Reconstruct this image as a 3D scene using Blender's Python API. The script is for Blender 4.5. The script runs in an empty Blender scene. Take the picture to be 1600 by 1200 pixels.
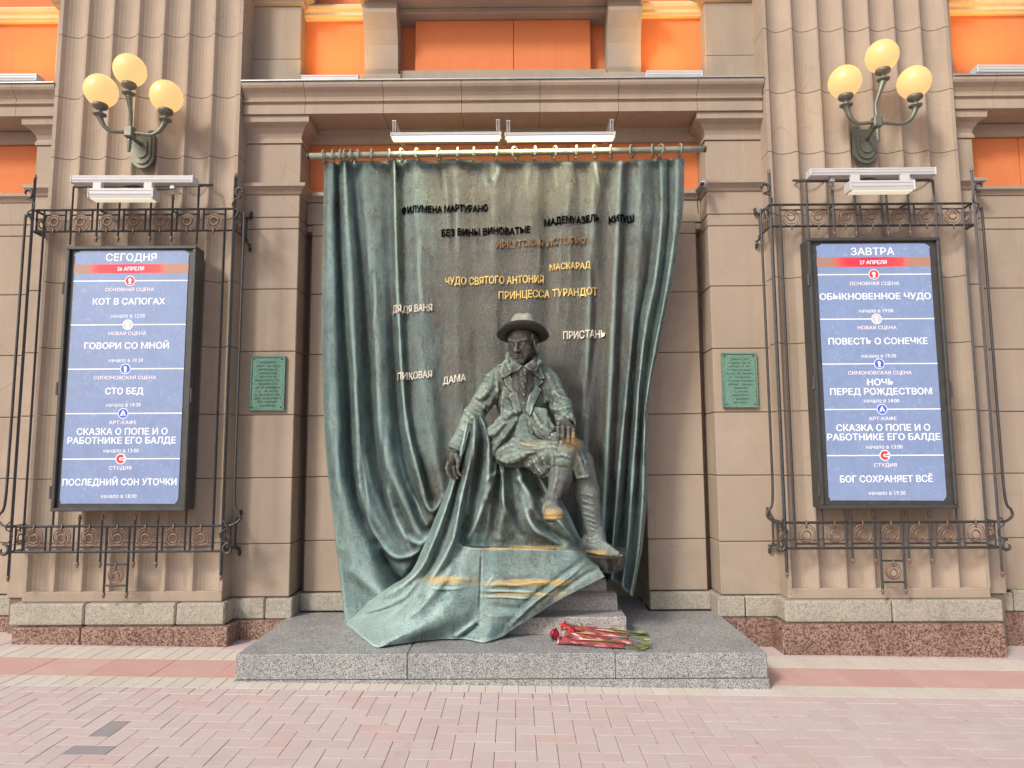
import bpy, math, random
import numpy as np
from mathutils import Vector, Matrix
random.seed(7); RNG = np.random.default_rng(7)
S = bpy.context.scene
COL = S.collection
# ------------------------------------------------------------------ camera, light, exposure
PITCH, YAW, ROLL, FPX = math.radians(5.8), math.radians(0.3), 0.0055, 1060.0
EYE = Vector((0.12, 0.0, 1.55))
fw = Vector((-math.sin(YAW)*math.cos(PITCH), math.cos(YAW)*math.cos(PITCH), math.sin(PITCH)))
rt0 = Vector((math.cos(YAW), math.sin(YAW), 0)); up0 = rt0.cross(fw)
rt = math.cos(ROLL)*rt0 - math.sin(ROLL)*up0; upv = rt.cross(fw)
cam_data = bpy.data.cameras.new('camera'); cam = bpy.data.objects.new('camera', cam_data); COL.objects.link(cam)
cam.matrix_world = Matrix(((rt.x, upv.x, -fw.x, EYE.x), (rt.y, upv.y, -fw.y, EYE.y), (rt.z, upv.z, -fw.z, EYE.z), (0, 0, 0, 1)))
cam_data.sensor_width = 36; cam_data.lens = 36*FPX/1600; cam_data.clip_start = 0.05; cam_data.clip_end = 2000
S.camera = cam
SUN_EL, SUN_AZ = math.radians(38), math.radians(40)      # from the street, front left
world = bpy.data.worlds.new('World'); S.world = world; world.use_nodes = True
wn = world.node_tree; bg = wn.nodes['Background']; sky = wn.nodes.new('ShaderNodeTexSky')
sky.sky_type = 'NISHITA'; sky.sun_disc = False; sky.sun_elevation = SUN_EL; sky.sun_rotation = math.radians(180) + SUN_AZ
sky.air_density = 1.0; sky.dust_density = 4.0; sky.ozone_density = 1.0
wn.links.new(sky.outputs[0], bg.inputs[0]); bg.inputs[1].default_value = 0.125
sd = bpy.data.lights.new('sun', 'SUN'); sun = bpy.data.objects.new('sun', sd); COL.objects.link(sun)
sd.energy = 2.0; sd.angle = math.radians(10); sd.color = (1.0, 0.955, 0.89)
sdir = Vector((math.sin(SUN_AZ)*math.cos(SUN_EL), math.cos(SUN_AZ)*math.cos(SUN_EL), -math.sin(SUN_EL)))
sun.rotation_euler = sdir.to_track_quat('-Z', 'Y').to_euler()
S.view_settings.view_transform = 'Standard'; S.view_settings.look = 'None'
S.view_settings.exposure = 0.22; S.view_settings.gamma = 1.0; S.view_settings.use_curve_mapping = False
S.cycles.max_bounces = 6; S.cycles.use_denoising = True

# ------------------------------------------------------------------ measuring helper: photo pixel -> point on a vertical plane
def at(px, py, Y):
    d = fw*FPX + rt*(px-800) - upv*(py-600)
    return EYE + d*((Y-EYE.y)/d.y)
def floor_at(px, py, z):
    d = fw*FPX + rt*(px-800) - upv*(py-600)
    return EYE + d*((z-EYE.z)/d.z)

# ------------------------------------------------------------------ materials
class NT:
    def __init__(s, name, rough=0.6, metal=0.0, spec=None):
        s.m = bpy.data.materials.new(name); s.m.use_nodes = True; s.t = s.m.node_tree; s.n = s.t.nodes
        s.b = s.n['Principled BSDF']; s.b.inputs['Roughness'].default_value = rough; s.b.inputs['Metallic'].default_value = metal
        if spec is not None: s.b.inputs['Specular IOR Level'].default_value = spec
        s.geo = s.n.new('ShaderNodeNewGeometry'); s.pos = s.geo.outputs['Position']
    def link(s, a, b): s.t.links.new(a, b)
    def mapping(s, scale):
        m = s.n.new('ShaderNodeMapping'); s.link(s.pos, m.inputs[0]); m.inputs['Scale'].default_value = scale; return m.outputs[0]
    def noise(s, scale, detail=4, rough=0.6, vec=None, dist=0):
        n = s.n.new('ShaderNodeTexNoise'); s.link(vec or s.pos, n.inputs['Vector'])
        n.inputs['Scale'].default_value = scale; n.inputs['Detail'].default_value = detail; n.inputs['Roughness'].default_value = rough; n.inputs['Distortion'].default_value = dist
        return n.outputs['Fac']
    def voro(s, scale, out='Color', feature='F1', vec=None):
        n = s.n.new('ShaderNodeTexVoronoi'); n.feature = feature; s.link(vec or s.pos, n.inputs['Vector']); n.inputs['Scale'].default_value = scale
        return n.outputs[out]
    def ramp(s, fac, stops, interp='LINEAR'):
        r = s.n.new('ShaderNodeValToRGB'); r.color_ramp.interpolation = interp; e = r.color_ramp.elements
        while len(e) < len(stops): e.new(0.5)
        for k, (p, c) in enumerate(stops):
            e[k].position = p; e[k].color = (c, c, c, 1) if isinstance(c, (int, float)) else (*c, 1)
        s.link(fac, r.inputs[0]); return r.outputs[0]
    def mix(s, fac, a, b, mode='MIX'):
        m = s.n.new('ShaderNodeMix'); m.data_type = 'RGBA'; m.blend_type = mode
        for sock, v in ((m.inputs[0], fac), (m.inputs[6], a), (m.inputs[7], b)):
            if isinstance(v, (int, float)): sock.default_value = v
            elif isinstance(v, tuple): sock.default_value = (*v, 1)
            else: s.link(v, sock)
        return m.outputs[2]
    def math(s, op, a, b=0.0, c=None, clamp=False):
        m = s.n.new('ShaderNodeMath'); m.operation = op; m.use_clamp = clamp
        for sock, v in zip(m.inputs, (a, b, c)):
            if v is None: continue
            if isinstance(v, (int, float)): sock.default_value = v
            else: s.link(v, sock)
        return m.outputs[0]
    def sep(s, v=None):
        m = s.n.new('ShaderNodeSeparateXYZ'); s.link(v or s.pos, m.inputs[0]); return m.outputs
    def objrand(s):
        o = s.n.new('ShaderNodeObjectInfo'); return o.outputs['Random']
    def col(s, c):
        if isinstance(c, tuple): s.b.inputs['Base Color'].default_value = (*c, 1)
        else: s.link(c, s.b.inputs['Base Color'])
        return s
    def bump(s, h, strength=0.3, dist=0.01, prev=None):
        b = s.n.new('ShaderNodeBump'); b.inputs['Strength'].default_value = strength; b.inputs['Distance'].default_value = dist
        s.link(h, b.inputs['Height'])
        if prev: s.link(prev, b.inputs['Normal'])
        s.link(b.outputs[0], s.b.inputs['Normal']); return b.outputs[0]
    def emit(s, c, k):
        if isinstance(c, tuple): s.b.inputs['Emission Color'].default_value = (*c, 1)
        else: s.link(c, s.b.inputs['Emission Color'])
        s.b.inputs['Emission Strength'].default_value = k; return s

def plaster(name, base, var=0.12):
    t = NT(name, 0.82, spec=0.25)
    n1 = t.noise(1.3, 5, 0.6); n2 = t.noise(14, 4, 0.7); st = t.noise(3.0, 4, 0.6, t.mapping((3, 3, 0.35)))
    dark = tuple(v*(1-var*1.6) for v in base); lite = tuple(min(1, v*(1+var)) for v in base)
    c = t.mix(t.ramp(n1, [(0.3, 0.0), (0.7, 1.0)]), dark, lite)
    c = t.mix(t.math('MULTIPLY', t.ramp(n2, [(0.45, 0.0), (0.75, 1.0)]), 0.35), c, tuple(v*0.8 for v in base))
    c = t.mix(t.math('MULTIPLY', t.ramp(st, [(0.50, 0.0), (0.72, 1.0)]), 0.5), c, (base[0]*0.72, base[1]*0.7, base[2]*0.7))
    r = t.objrand(); c = t.mix(t.math('MULTIPLY', r, 0.35), c, (base[0]*0.93, base[1]*0.88, base[2]*0.87))
    r2 = t.math('FRACT', t.math('MULTIPLY', r, 7.31)); c = t.mix(t.math('MULTIPLY', r2, 0.30), c, tuple(v*0.80 for v in base))
    pk = t.noise(0.55, 3, 0.5); c = t.mix(t.math('MULTIPLY', t.ramp(pk, [(0.42, 0.0), (0.62, 1.0)]), 0.45), c, (base[0]*0.96, base[1]*0.95, base[2]*0.99))
    ru = t.noise(1.0, 6, 0.7, t.mapping((9, 9, 0.6))); c = t.mix(t.math('MULTIPLY', t.ramp(ru, [(0.55, 0.0), (0.72, 1.0)]), 0.35), c, (base[0]*1.18, base[1]*1.16, base[2]*1.1))
    z = t.sep()[2]; dirt = t.math('MULTIPLY', t.ramp(z, [(0.0, 1.0), (1.0, 0.0)]), t.ramp(t.noise(4, 5), [(0.4, 0.0), (0.65, 0.7)]))
    c = t.mix(dirt, c, (base[0]*0.7, base[1]*0.68, base[2]*0.66))
    ck = t.ramp(t.voro(1.7, 'Distance', 'DISTANCE_TO_EDGE', None), [(0.0, 1.0), (0.006, 0.0)]); c = t.mix(t.math('MULTIPLY', t.math('MULTIPLY', ck, t.ramp(t.noise(1.2, 3), [(0.52, 0.0), (0.6, 1.0)])), 0.45), c, tuple(v*0.5 for v in base))
    t.col(c); nb = t.bump(t.noise(60, 5, 0.7), 0.30, 0.004); t.bump(t.noise(5, 4, 0.6), 0.25, 0.02, nb); return t.m
def granite(name, dark, mid, lite, scale=1.0, rough=0.55, bias=0.5):
    t = NT(name, rough, spec=0.4)
    v = t.voro(120*scale); n = t.noise(75*scale, 3, 0.8)
    g = t.n.new('ShaderNodeRGBToBW'); t.link(v, g.inputs[0])
    f = t.math('MULTIPLY_ADD', n, 0.55, t.math('MULTIPLY', g.outputs[0], 0.5))
    c = t.ramp(f, [(bias-0.17, dark), (bias-0.02, mid), (bias+0.13, lite)])
    big = t.noise(2.2, 4); c = t.mix(t.math('MULTIPLY', t.ramp(big, [(0.4, 0.0), (0.7, 1.0)]), 0.3), c, tuple(x*0.62 for x in mid))
    spot = t.ramp(t.voro(5.5, 'Distance'), [(0.05, 1.0), (0.085, 0.0)]); c = t.mix(t.math('MULTIPLY', spot, 0.5), c, lite)
    st = t.noise(1.0, 6, 0.7, t.mapping((5, 5, 1.2))); c = t.mix(t.math('MULTIPLY', t.ramp(st, [(0.52, 0.0), (0.70, 1.0)]), 0.40), c, tuple(x*0.55 for x in mid)); dr = t.noise(6, 6, 0.75, dist=.8); c = t.mix(t.math('MULTIPLY', t.ramp(dr, [(0.60, 0.0), (0.72, 1.0)]), 0.30), c, tuple(min(1, x*1.25) for x in lite)); t.col(c); t.bump(f, 0.25, 0.002); return t.m
def simple(name, c, rough=0.5, metal=0.0, var=0.25, scale=20, bump=0.15, spec=None):
    t = NT(name, rough, metal, spec)
    n = t.noise(scale, 5, 0.65); t.col(t.mix(t.ramp(n, [(0.3, 0.0), (0.7, 1.0)]), tuple(v*(1-var) for v in c), tuple(min(1, v*(1+var*0.5)) for v in c)))
    if bump: t.bump(t.noise(scale*4, 4), bump, 0.003)
    return t.m
def bronze(name, dark, pat1, pat2, base_pat=0.5, goldf=None, letters=False, rough=0.42, metal=0.2):
    t = NT(name, rough, metal, 0.6)
    x, y, z = t.sep()
    n1 = t.noise(2.4, 7, 0.65, t.mapping((1.6, 1, 0.55))); n2 = t.noise(30, 7, 0.8); n3 = t.noise(7, 5, 0.6, dist=0.6); n4 = t.noise(11, 6, 0.75, t.mapping((1.6, 1.6, 0.6)), 0.4)
    low = t.ramp(t.math('MULTIPLY', z, 0.25), [(0.1, 1.0), (0.62, 0.0)])       # patina is heavier low down
    f = t.math('MULTIPLY_ADD', low, 0.30, t.math('MULTIPLY', n1, 0.8))
    f = t.math('ADD', f, t.math('MULTIPLY_ADD', n2, 0.55, base_pat-1.03)); f = t.math('ADD', f, t.math('MULTIPLY_ADD', n4, 0.7, -0.06))
    nz = t.sep(t.geo.outputs['Normal'])[2]; f = t.math('ADD', f, t.math('MULTIPLY', nz, 0.26))     # rain-washed upper faces turn pale green
    side = t.math('MULTIPLY', t.math('ABSOLUTE', t.math('SUBTRACT', x, 0.25)), 0.30); f = t.math('ADD', f, side)
    pat = t.ramp(f, [(0.44, 0.0), (0.60, 0.55), (0.80, 1.0)])
    pc = t.mix(t.ramp(n3, [(0.35, 0.0), (0.65, 1.0)]), pat1, pat2)
    pc = t.mix(t.ramp(f, [(0.85, 0.0), (1.1, 0.6)]), pc, tuple(min(1, v*1.55) for v in pat2))
    dk = t.mix(t.ramp(t.noise(5, 4), [(0.35, 0.0), (0.7, 1.0)]), dark, (dark[0]*1.3, dark[1]*1.15, dark[2]*1.0))
    c = t.mix(pat, dk, pc); gr = t.noise(1.0, 5, 0.8, t.mapping((90, 90, 150))); c = t.mix(t.math('MULTIPLY', t.ramp(gr, [(0.40, 1.0), (0.52, 0.0)]), 0.45), c, tuple(v*0.5 for v in dark)); c = t.mix(t.math('MULTIPLY', t.ramp(gr, [(0.52, 0.0), (0.66, 1.0)]), 0.40), c, tuple(min(1, v*1.4) for v in pat2))
    pits = t.ramp(t.noise(70, 3, 0.7), [(0.30, 1.0), (0.38, 0.0)]); c = t.mix(t.math('MULTIPLY', pits, 0.7), c, (0.02, 0.022, 0.02))
    # paler raised edges and darker hollows
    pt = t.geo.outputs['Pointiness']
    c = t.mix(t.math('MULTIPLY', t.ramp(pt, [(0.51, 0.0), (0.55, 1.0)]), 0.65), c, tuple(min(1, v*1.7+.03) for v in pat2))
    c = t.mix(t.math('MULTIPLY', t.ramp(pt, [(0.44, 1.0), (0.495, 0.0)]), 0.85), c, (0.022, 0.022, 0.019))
    if goldf:
        g = None
        for (cx, cy, cz, rx, ry, rz, amt) in goldf:
            m = t.n.new('ShaderNodeMapping'); m.vector_type = 'TEXTURE'; t.link(t.pos, m.inputs[0])
            m.inputs['Location'].default_value = (cx, cy, cz); m.inputs['Scale'].default_value = (rx, ry, rz)
            l = t.n.new('ShaderNodeVectorMath'); l.operation = 'LENGTH'; t.link(m.outputs[0], l.inputs[0])
            k = t.math('MULTIPLY', t.ramp(t.math('ADD', l.outputs['Value'], t.math('MULTIPLY_ADD', n3, 1.3, t.math('MULTIPLY_ADD', n2, 1.0, -1.15))), [(0.50, 1.0), (1.0, 0.0)]), amt)
            g = k if g is None else t.math('MAXIMUM', g, k)
        c = t.mix(g, c, (0.74, 0.52, 0.20)); t.link(t.math('MULTIPLY_ADD', g, 0.4, metal), t.b.inputs['Metallic'])
    t.link(t.math('MULTIPLY_ADD', n4, 0.35, rough-0.20), t.b.inputs['Roughness'])
    t.col(c)
    h = t.math('ADD', t.noise(52, 7, 0.8), t.math('MULTIPLY', t.noise(9, 4, 0.6), 0.5)); h = t.math('ADD', h, t.math('MULTIPLY', t.noise(1.0, 4, 0.7, t.mapping((55, 55, 190))), 0.7))
    nb = t.bump(h, 0.85, 0.010)
    if letters:   # faint raised lines of type cast over the whole cloth
        br = t.n.new('ShaderNodeTexBrick')
        cb = t.n.new('ShaderNodeCombineXYZ'); t.link(x, cb.inputs[0]); t.link(z, cb.inputs[1]); t.link(cb.outputs[0], br.inputs['Vector'])
        br.inputs['Scale'].default_value = 1.0; br.inputs['Brick Width'].default_value = 0.045; br.inputs['Row Height'].default_value = 0.085
        br.inputs['Mortar Size'].default_value = 0.018; br.inputs['Mortar Smooth'].default_value = 0.3; br.offset = 0.37
        br.inputs['Color1'].default_value = (1, 1, 1, 1); br.inputs['Color2'].default_value = (0.2, 0.2, 0.2, 1); br.inputs['Mortar'].default_value = (0, 0, 0, 1)
        vz = t.voro(1.0, 'Distance', 'DISTANCE_TO_EDGE', t.mapping((46, 1, 36)))
        gl = t.math('MULTIPLY', t.ramp(vz, [(0.10, 1.0), (0.16, 0.0)]), br.outputs['Color'])
        words = t.ramp(t.noise(1.0, 2, 0.5, t.mapping((3.2, 1, 9))), [(0.45, 0.0), (0.5, 1.0)])
        t.bump(t.math('MULTIPLY', gl, words), 0.35, 0.007, nb)
    return t.m

M = {}
M['wall'] = plaster('taupe_painted_stone', (0.43, 0.352, 0.275))
M['wall_pale'] = plaster('grey_taupe_painted_stone', (0.39, 0.33, 0.265), 0.08)
M['orange'] = plaster('orange_paint', (0.72, 0.235, 0.09), 0.08)
M['cream'] = plaster('cream_moulding_paint', (0.72, 0.58, 0.36), 0.06)
M['core'] = simple('joint_mortar', (0.20, 0.15, 0.115), 0.9)
M['lime'] = granite('weathered_limestone', (0.27, 0.24, 0.19), (0.37, 0.335, 0.275), (0.45, 0.415, 0.35), 0.8, 0.8)
M['red_granite'] = granite('red_brown_granite', (0.045, 0.03, 0.028), (0.20, 0.11, 0.085), (0.38, 0.26, 0.21), 0.75, 0.4)
M['grey_granite'] = granite('grey_granite', (0.055, 0.056, 0.058), (0.235, 0.237, 0.24), (0.52, 0.52, 0.51), 1.7, 0.5)
M['pink_granite'] = granite('warm_grey_granite', (0.12, 0.105, 0.10), (0.34, 0.31, 0.295), (0.56, 0.53, 0.51), 1.7, 0.6)
M['iron'] = simple('dark_wrought_iron', (0.085, 0.083, 0.085), 0.5, 0.5, 0.3, 30)
M['copper'] = simple('brown_copper_paint', (0.25, 0.165, 0.125), 0.5, 0.45, 0.35, 40)
M['case'] = simple('charcoal_painted_steel', (0.075, 0.075, 0.072), 0.45, 0.2, 0.25, 12)
M['lamp_metal'] = simple('grey_green_lamp_metal', (0.20, 0.205, 0.165), 0.45, 0.35, 0.3, 30)
M['white_metal'] = simple('white_enamelled_housing', (0.60, 0.605, 0.61), 0.4, 0.0, 0.06, 8, 0.03)
M['zinc'] = simple('grey_zinc_flashing', (0.50, 0.53, 0.54), 0.4, 0.4, 0.2, 8)
M['dark'] = simple('dark_recess', (0.02, 0.016, 0.013), 0.9)
M['cable'] = simple('black_cable', (0.03, 0.03, 0.03), 0.6)
g = NT('lit_opal_globe', 0.25)
lw = g.n.new('ShaderNodeLayerWeight'); lw.inputs[0].default_value = 0.35
gc = g.ramp(lw.outputs['Facing'], [(0.0, (1.0, 0.70, 0.30)), (0.85, (0.85, 0.42, 0.11))])
g.col((0.4, 0.26, 0.10)); g.emit((1.0, 0.60, 0.25), 0.76); M['globe'] = g.m
g = NT('lit_fluorescent_tube', 0.4); g.col((0.9, 0.9, 0.8)); g.emit((1.0, 0.92, 0.40), 3.0); M['tube'] = g.m
g = NT('uplight_glass', 0.3); g.col((0.8, 0.7, 0.4)); g.emit((1.0, 0.62, 0.12), 2.0); M['uptube'] = g.m
GOLD = [(*at(890, 690, 4.98), 0.11, 0.20, 0.09, 0.8), (*at(863, 803, 4.85), 0.13, 0.30, 0.08, 0.7), (*at(835, 694, 5.0), 0.14, 0.2, 0.018, 0.35), (*at(897, 712, 5.0), 0.035, 0.1, 0.12, 0.45), (*at(940, 862, 5.05), 0.14, 0.1, 0.03, 0.7), (*at(811, 547, 5.03), 0.012, 0.06, 0.02, 0.35)]
GOLD_D = [(*at(820, 910, 5.12), 0.42, 0.3, 0.030, 0.85), (*at(820, 927, 5.12), 0.40, 0.3, 0.012, 0.8), (*at(690, 908, 5.0), 0.28, 0.3, 0.035, 0.7),
          (*at(815, 856, 5.2), 0.42, 0.2, 0.014, 0.6), (*at(790, 1003, 5.05), 0.35, 0.3, 0.02, 0.6), (*at(870, 930, 5.1), 0.05, 0.2, 0.05, 0.3)]
M['bronze_curtain'] = bronze('patinated_bronze_curtain', (0.110, 0.109, 0.100), (0.125, 0.215, 0.225), (0.215, 0.31, 0.295), 0.31, None, True, 0.33, 0.38)
M['bronze_drape'] = bronze('green_patinated_bronze_drape', (0.085, 0.096, 0.088), (0.175, 0.31, 0.305), (0.34, 0.45, 0.425), 0.36, GOLD_D, False, 0.34, 0.30)
M['bronze_coat'] = bronze('pale_green_patinated_bronze', (0.068, 0.072, 0.064), (0.155, 0.235, 0.215), (0.32, 0.40, 0.345), 0.48, GOLD)
M['bronze_dark'] = bronze('dark_brown_bronze', (0.048, 0.043, 0.040), (0.07, 0.078, 0.072), (0.11, 0.12, 0.108), 0.24, GOLD, rough=0.32)
M['bronze_skin'] = bronze('brown_bronze_skin', (0.060, 0.052, 0.046), (0.085, 0.095, 0.085), (0.13, 0.15, 0.13), 0.24, GOLD, rough=0.30)
M['bronze_hat'] = bronze('pale_patinated_bronze_hat', (0.16, 0.165, 0.14), (0.36, 0.43, 0.37), (0.55, 0.59, 0.49), 0.80)
M['bronze_grey'] = bronze('grey_worn_bronze', (0.078, 0.078, 0.073), (0.165, 0.21, 0.20), (0.25, 0.30, 0.28), 0.42, GOLD, rough=0.32)
M['rod'] = bronze('green_grey_bronze_rod', (0.13, 0.14, 0.115), (0.19, 0.22, 0.18), (0.22, 0.24, 0.19), 0.5)
M['let_dark'] = simple('painted_shade_letters', (0.006, 0.005, 0.005), 1.0, 0, 0.2, 40, 0, 0.0)
M['let_brown'] = simple('brown_painted_light_letters', (0.27, 0.17, 0.075), 0.6, 0.1, 0.4, 40, 0)
M['let_gold'] = simple('gold_painted_light_letters', (0.82, 0.62, 0.22), 0.5, 0.15, 0.3, 40, 0)
M['let_cream'] = simple('cream_painted_light_letters', (0.80, 0.76, 0.64), 0.6, 0, 0.2, 40, 0)

# ------------------------------------------------------------------ object helpers
def link_mesh(name, me, mat=None, parent=None):
    o = bpy.data.objects.new(name, me); COL.objects.link(o)
    if mat and not me.materials: me.materials.append(M[mat] if isinstance(mat, str) else mat)
    if parent is not None: o.parent = parent
    return o
def mk(name, vs, fs, mat=None, parent=None, smooth=False):
    me = bpy.data.meshes.new(name); me.from_pydata([tuple(v) for v in vs], [], fs); me.update()
    if smooth: me.shade_smooth()
    return link_mesh(name, me, mat, parent)
def thing(name, label, cat, group=None, loc=(0, 0, 0)):
    o = bpy.data.objects.new(name, None); COL.objects.link(o); o.location = loc; o.empty_display_size = 0.1
    o['label'] = label; o['category'] = cat
    if group: o['group'] = group
    return o
def tag(o, label, cat, group=None):
    o['label'] = label; o['category'] = cat
    if group: o['group'] = group
    return o
def structure(o): o['kind'] = 'structure'; return o
def sub_empty(name, parent, loc=(0, 0, 0)):
    o = bpy.data.objects.new(name, None); COL.objects.link(o); o.parent = parent; o.location = loc; o.empty_display_size = 0.1; return o
def cbox(x0, x1, y0, y1, z0, z1, c=0.006):
    """chamfered box"""
    c = min(c, (x1-x0)*0.45, (y1-y0)*0.45, (z1-z0)*0.45)
    X, Y, Z = (x0, x1), (y0, y1), (z0, z1); vs = []; idx = {}
    for i in (0, 1):
        for j in (0, 1):
            for k in (0, 1):
                sx, sy, sz = (1, -1)[i]*c, (1, -1)[j]*c, (1, -1)[k]*c
                for a in range(3):
                    p = [X[i]+(sx if a != 0 else 0), Y[j]+(sy if a != 1 else 0), Z[k]+(sz if a != 2 else 0)]
                    idx[i, j, k, a] = len(vs); vs.append(tuple(p))
    fs = []
    for a in range(3):
        for s in (0, 1):
            o = [b for b in range(3) if b != a]
            q = []
            for (u, v) in ((0, 0), (1, 0), (1, 1), (0, 1)):
                k = [0, 0, 0]; k[a] = s; k[o[0]] = u; k[o[1]] = v; q.append(idx[k[0], k[1], k[2], a])
            fs.append(q)
    for a in range(3):
        o = [b for b in range(3) if b != a]
        for u in (0, 1):
            for v in (0, 1):
                k0 = [0, 0, 0]; k0[o[0]] = u; k0[o[1]] = v; k1 = list(k0); k1[a] = 1
                fs.append([idx[(*k0, o[0])], idx[(*k1, o[0])], idx[(*k1, o[1])], idx[(*k0, o[1])]])
    for i in (0, 1):
        for j in (0, 1):
            for k in (0, 1): fs.append([idx[i, j, k, 0], idx[i, j, k, 1], idx[i, j, k, 2]])
    return vs, fs
def fix_normals(me):
    import bmesh
    bm = bmesh.new(); bm.from_mesh(me); bmesh.ops.recalc_face_normals(bm, faces=bm.faces); bm.to_mesh(me); bm.free()
def box(name, x0, x1, y0, y1, z0, z1, mat, parent=None, c=0.006):
    if x1 < x0: x0, x1 = x1, x0
    vs, fs = cbox(x0, x1, y0, y1, z0, z1, c); o = mk(name, vs, fs, mat, parent); fix_normals(o.data); return o
def join_geo(parts):
    V, Fc = [], []
    for vs, fs in parts:
        n = len(V); V += [tuple(v) for v in vs]; Fc += [[i+n for i in f] for f in fs]
    return V, Fc
def extrude_profile(prof, x0, x1):
    """prof: closed list of (y, z); extruded along x"""
    n = len(prof); vs = [(x0, y, z) for y, z in prof]+[(x1, y, z) for y, z in prof]
    fs = [[i, (i+1) % n, n+(i+1) % n, n+i] for i in range(n)]+[list(range(n))[::-1], [n+i for i in range(n)]]
    return vs, fs
def moulding(name, prof, x0, x1, mat, parent):
    if x1 < x0: x0, x1 = x1, x0
    vs, fs = extrude_profile(prof, x0, x1); o = mk(name, vs, fs, mat, parent); fix_normals(o.data); return o
def tube_geo(pts, r, n=8, cap=True, closed=False):
    P = [Vector(p) for p in pts]; m = len(P)
    R = r if isinstance(r, (list, tuple)) else [r]*m
    T = []
    for i in range(m):
        if closed: t = P[(i+1) % m]-P[i-1]
        else: t = P[min(i+1, m-1)]-P[max(i-1, 0)]
        T.append(t.normalized() if t.length > 1e-9 else Vector((0, 0, 1)))
    a = Vector((0, 0, 1)) if abs(T[0].z) < 0.9 else Vector((1, 0, 0))
    N = (a-T[0]*a.dot(T[0])).normalized(); vs = []; fs = []
    for i in range(m):
        N = (N-T[i]*N.dot(T[i])).normalized(); B = T[i].cross(N)
        for k in range(n):
            a = 2*math.pi*k/n; vs.append(P[i]+(N*math.cos(a)+B*math.sin(a))*R[i])
    for i in range(m if closed else m-1):
        for k in range(n):
            fs.append([i*n+k, i*n+(k+1) % n, ((i+1) % m)*n+(k+1) % n, ((i+1) % m)*n+k])
    if cap and not closed: fs += [list(range(n))[::-1], [(m-1)*n+k for k in range(n)]]
    return vs, fs
def tube(name, pts, r, mat, parent=None, n=8, closed=False):
    vs, fs = tube_geo(pts, r, n, True, closed); return mk(name, vs, fs, mat, parent, True)
def lathe_geo(prof, c=(0, 0, 0), n=24, axis=None, sq=None):
    """prof: (radius, height) about +Z (or axis) through c"""
    q = Vector(axis).to_track_quat('Z', 'Y').to_matrix() if axis is not None else Matrix.Identity(3)
    c = Vector(c); vs = []; fs = []
    for r, h in prof:
        for k in range(n):
            a = 2*math.pi*k/n; vs.append(c+q @ Vector((r*math.cos(a), r*math.sin(a), h)))
    for i in range(len(prof)-1):
        for k in range(n): fs.append([i*n+k, i*n+(k+1) % n, (i+1)*n+(k+1) % n, (i+1)*n+k])
    fs += [list(range(n))[::-1], [(len(prof)-1)*n+k for k in range(n)]]
    return vs, fs
def lathe(name, prof, c, mat, parent=None, n=24, axis=None):
    vs, fs = lathe_geo(prof, c, n, axis); return mk(name, vs, fs, mat, parent, True)
def catmull(P, n):
    P = np.asarray(P, float); m = len(P); out = []
    t = np.linspace(0, m-1, n)
    for u in t:
        i = min(int(u), m-2); f = u-i
        p0 = P[i-1] if i > 0 else 2*P[0]-P[1]; p1, p2 = P[i], P[i+1]; p3 = P[i+2] if i+2 < m else 2*P[-1]-P[-2]
        out.append(0.5*((2*p1)+(-p0+p2)*f+(2*p0-5*p1+4*p2-p3)*f*f+(-p0+3*p1-3*p2+p3)*f**3))
    return np.array(out)
CAP = 1.0
def text_mesh(body, bold=0.0, extrude=0.0, fit=None, height=None, res=2):
    """outline text as mesh; returns verts (n,3) scaled to width fit and cap height, centred in x, baseline 0; and faces"""
    cu = bpy.data.curves.new('lettering', 'FONT'); cu.body = body; cu.align_x = 'CENTER'; cu.extrude = extrude; cu.resolution_u = res
    o = bpy.data.objects.new('lettering', cu); COL.objects.link(o); bpy.context.view_layer.update()
    me = bpy.data.meshes.new_from_object(o.evaluated_get(bpy.context.evaluated_depsgraph_get()))
    n = len(me.vertices); v = np.zeros(n*3); me.vertices.foreach_get('co', v); v = v.reshape(-1, 3)
    fs = [list(p.vertices) for p in me.polygons]
    bpy.data.objects.remove(o); bpy.data.curves.remove(cu); bpy.data.meshes.remove(me)
    if bold:        # heavier strokes: the same outline laid again a hair to either side
        base_v = v.copy(); base_f = fs; v = base_v; fs = list(base_f)
        for k, (dx, dy) in enumerate(((-bold, 0), (bold, 0), (0, bold*.6), (0, -bold*.6))):
            w = base_v+np.array((dx, dy, (k+1)*0.00012)); fs += [[i+len(v) for i in f] for f in base_f]; v = np.vstack([v, w])
    v[:, 0] -= (v[:, 0].min()+v[:, 0].max())/2
    if fit: v[:, 0] *= fit/(v[:, 0].max()-v[:, 0].min())
    if height: v[:, 1] *= height/CAP
    return v, fs

v_, f_ = text_mesh('Н'); CAP = float(v_[:, 1].max()-v_[:, 1].min())

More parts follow.
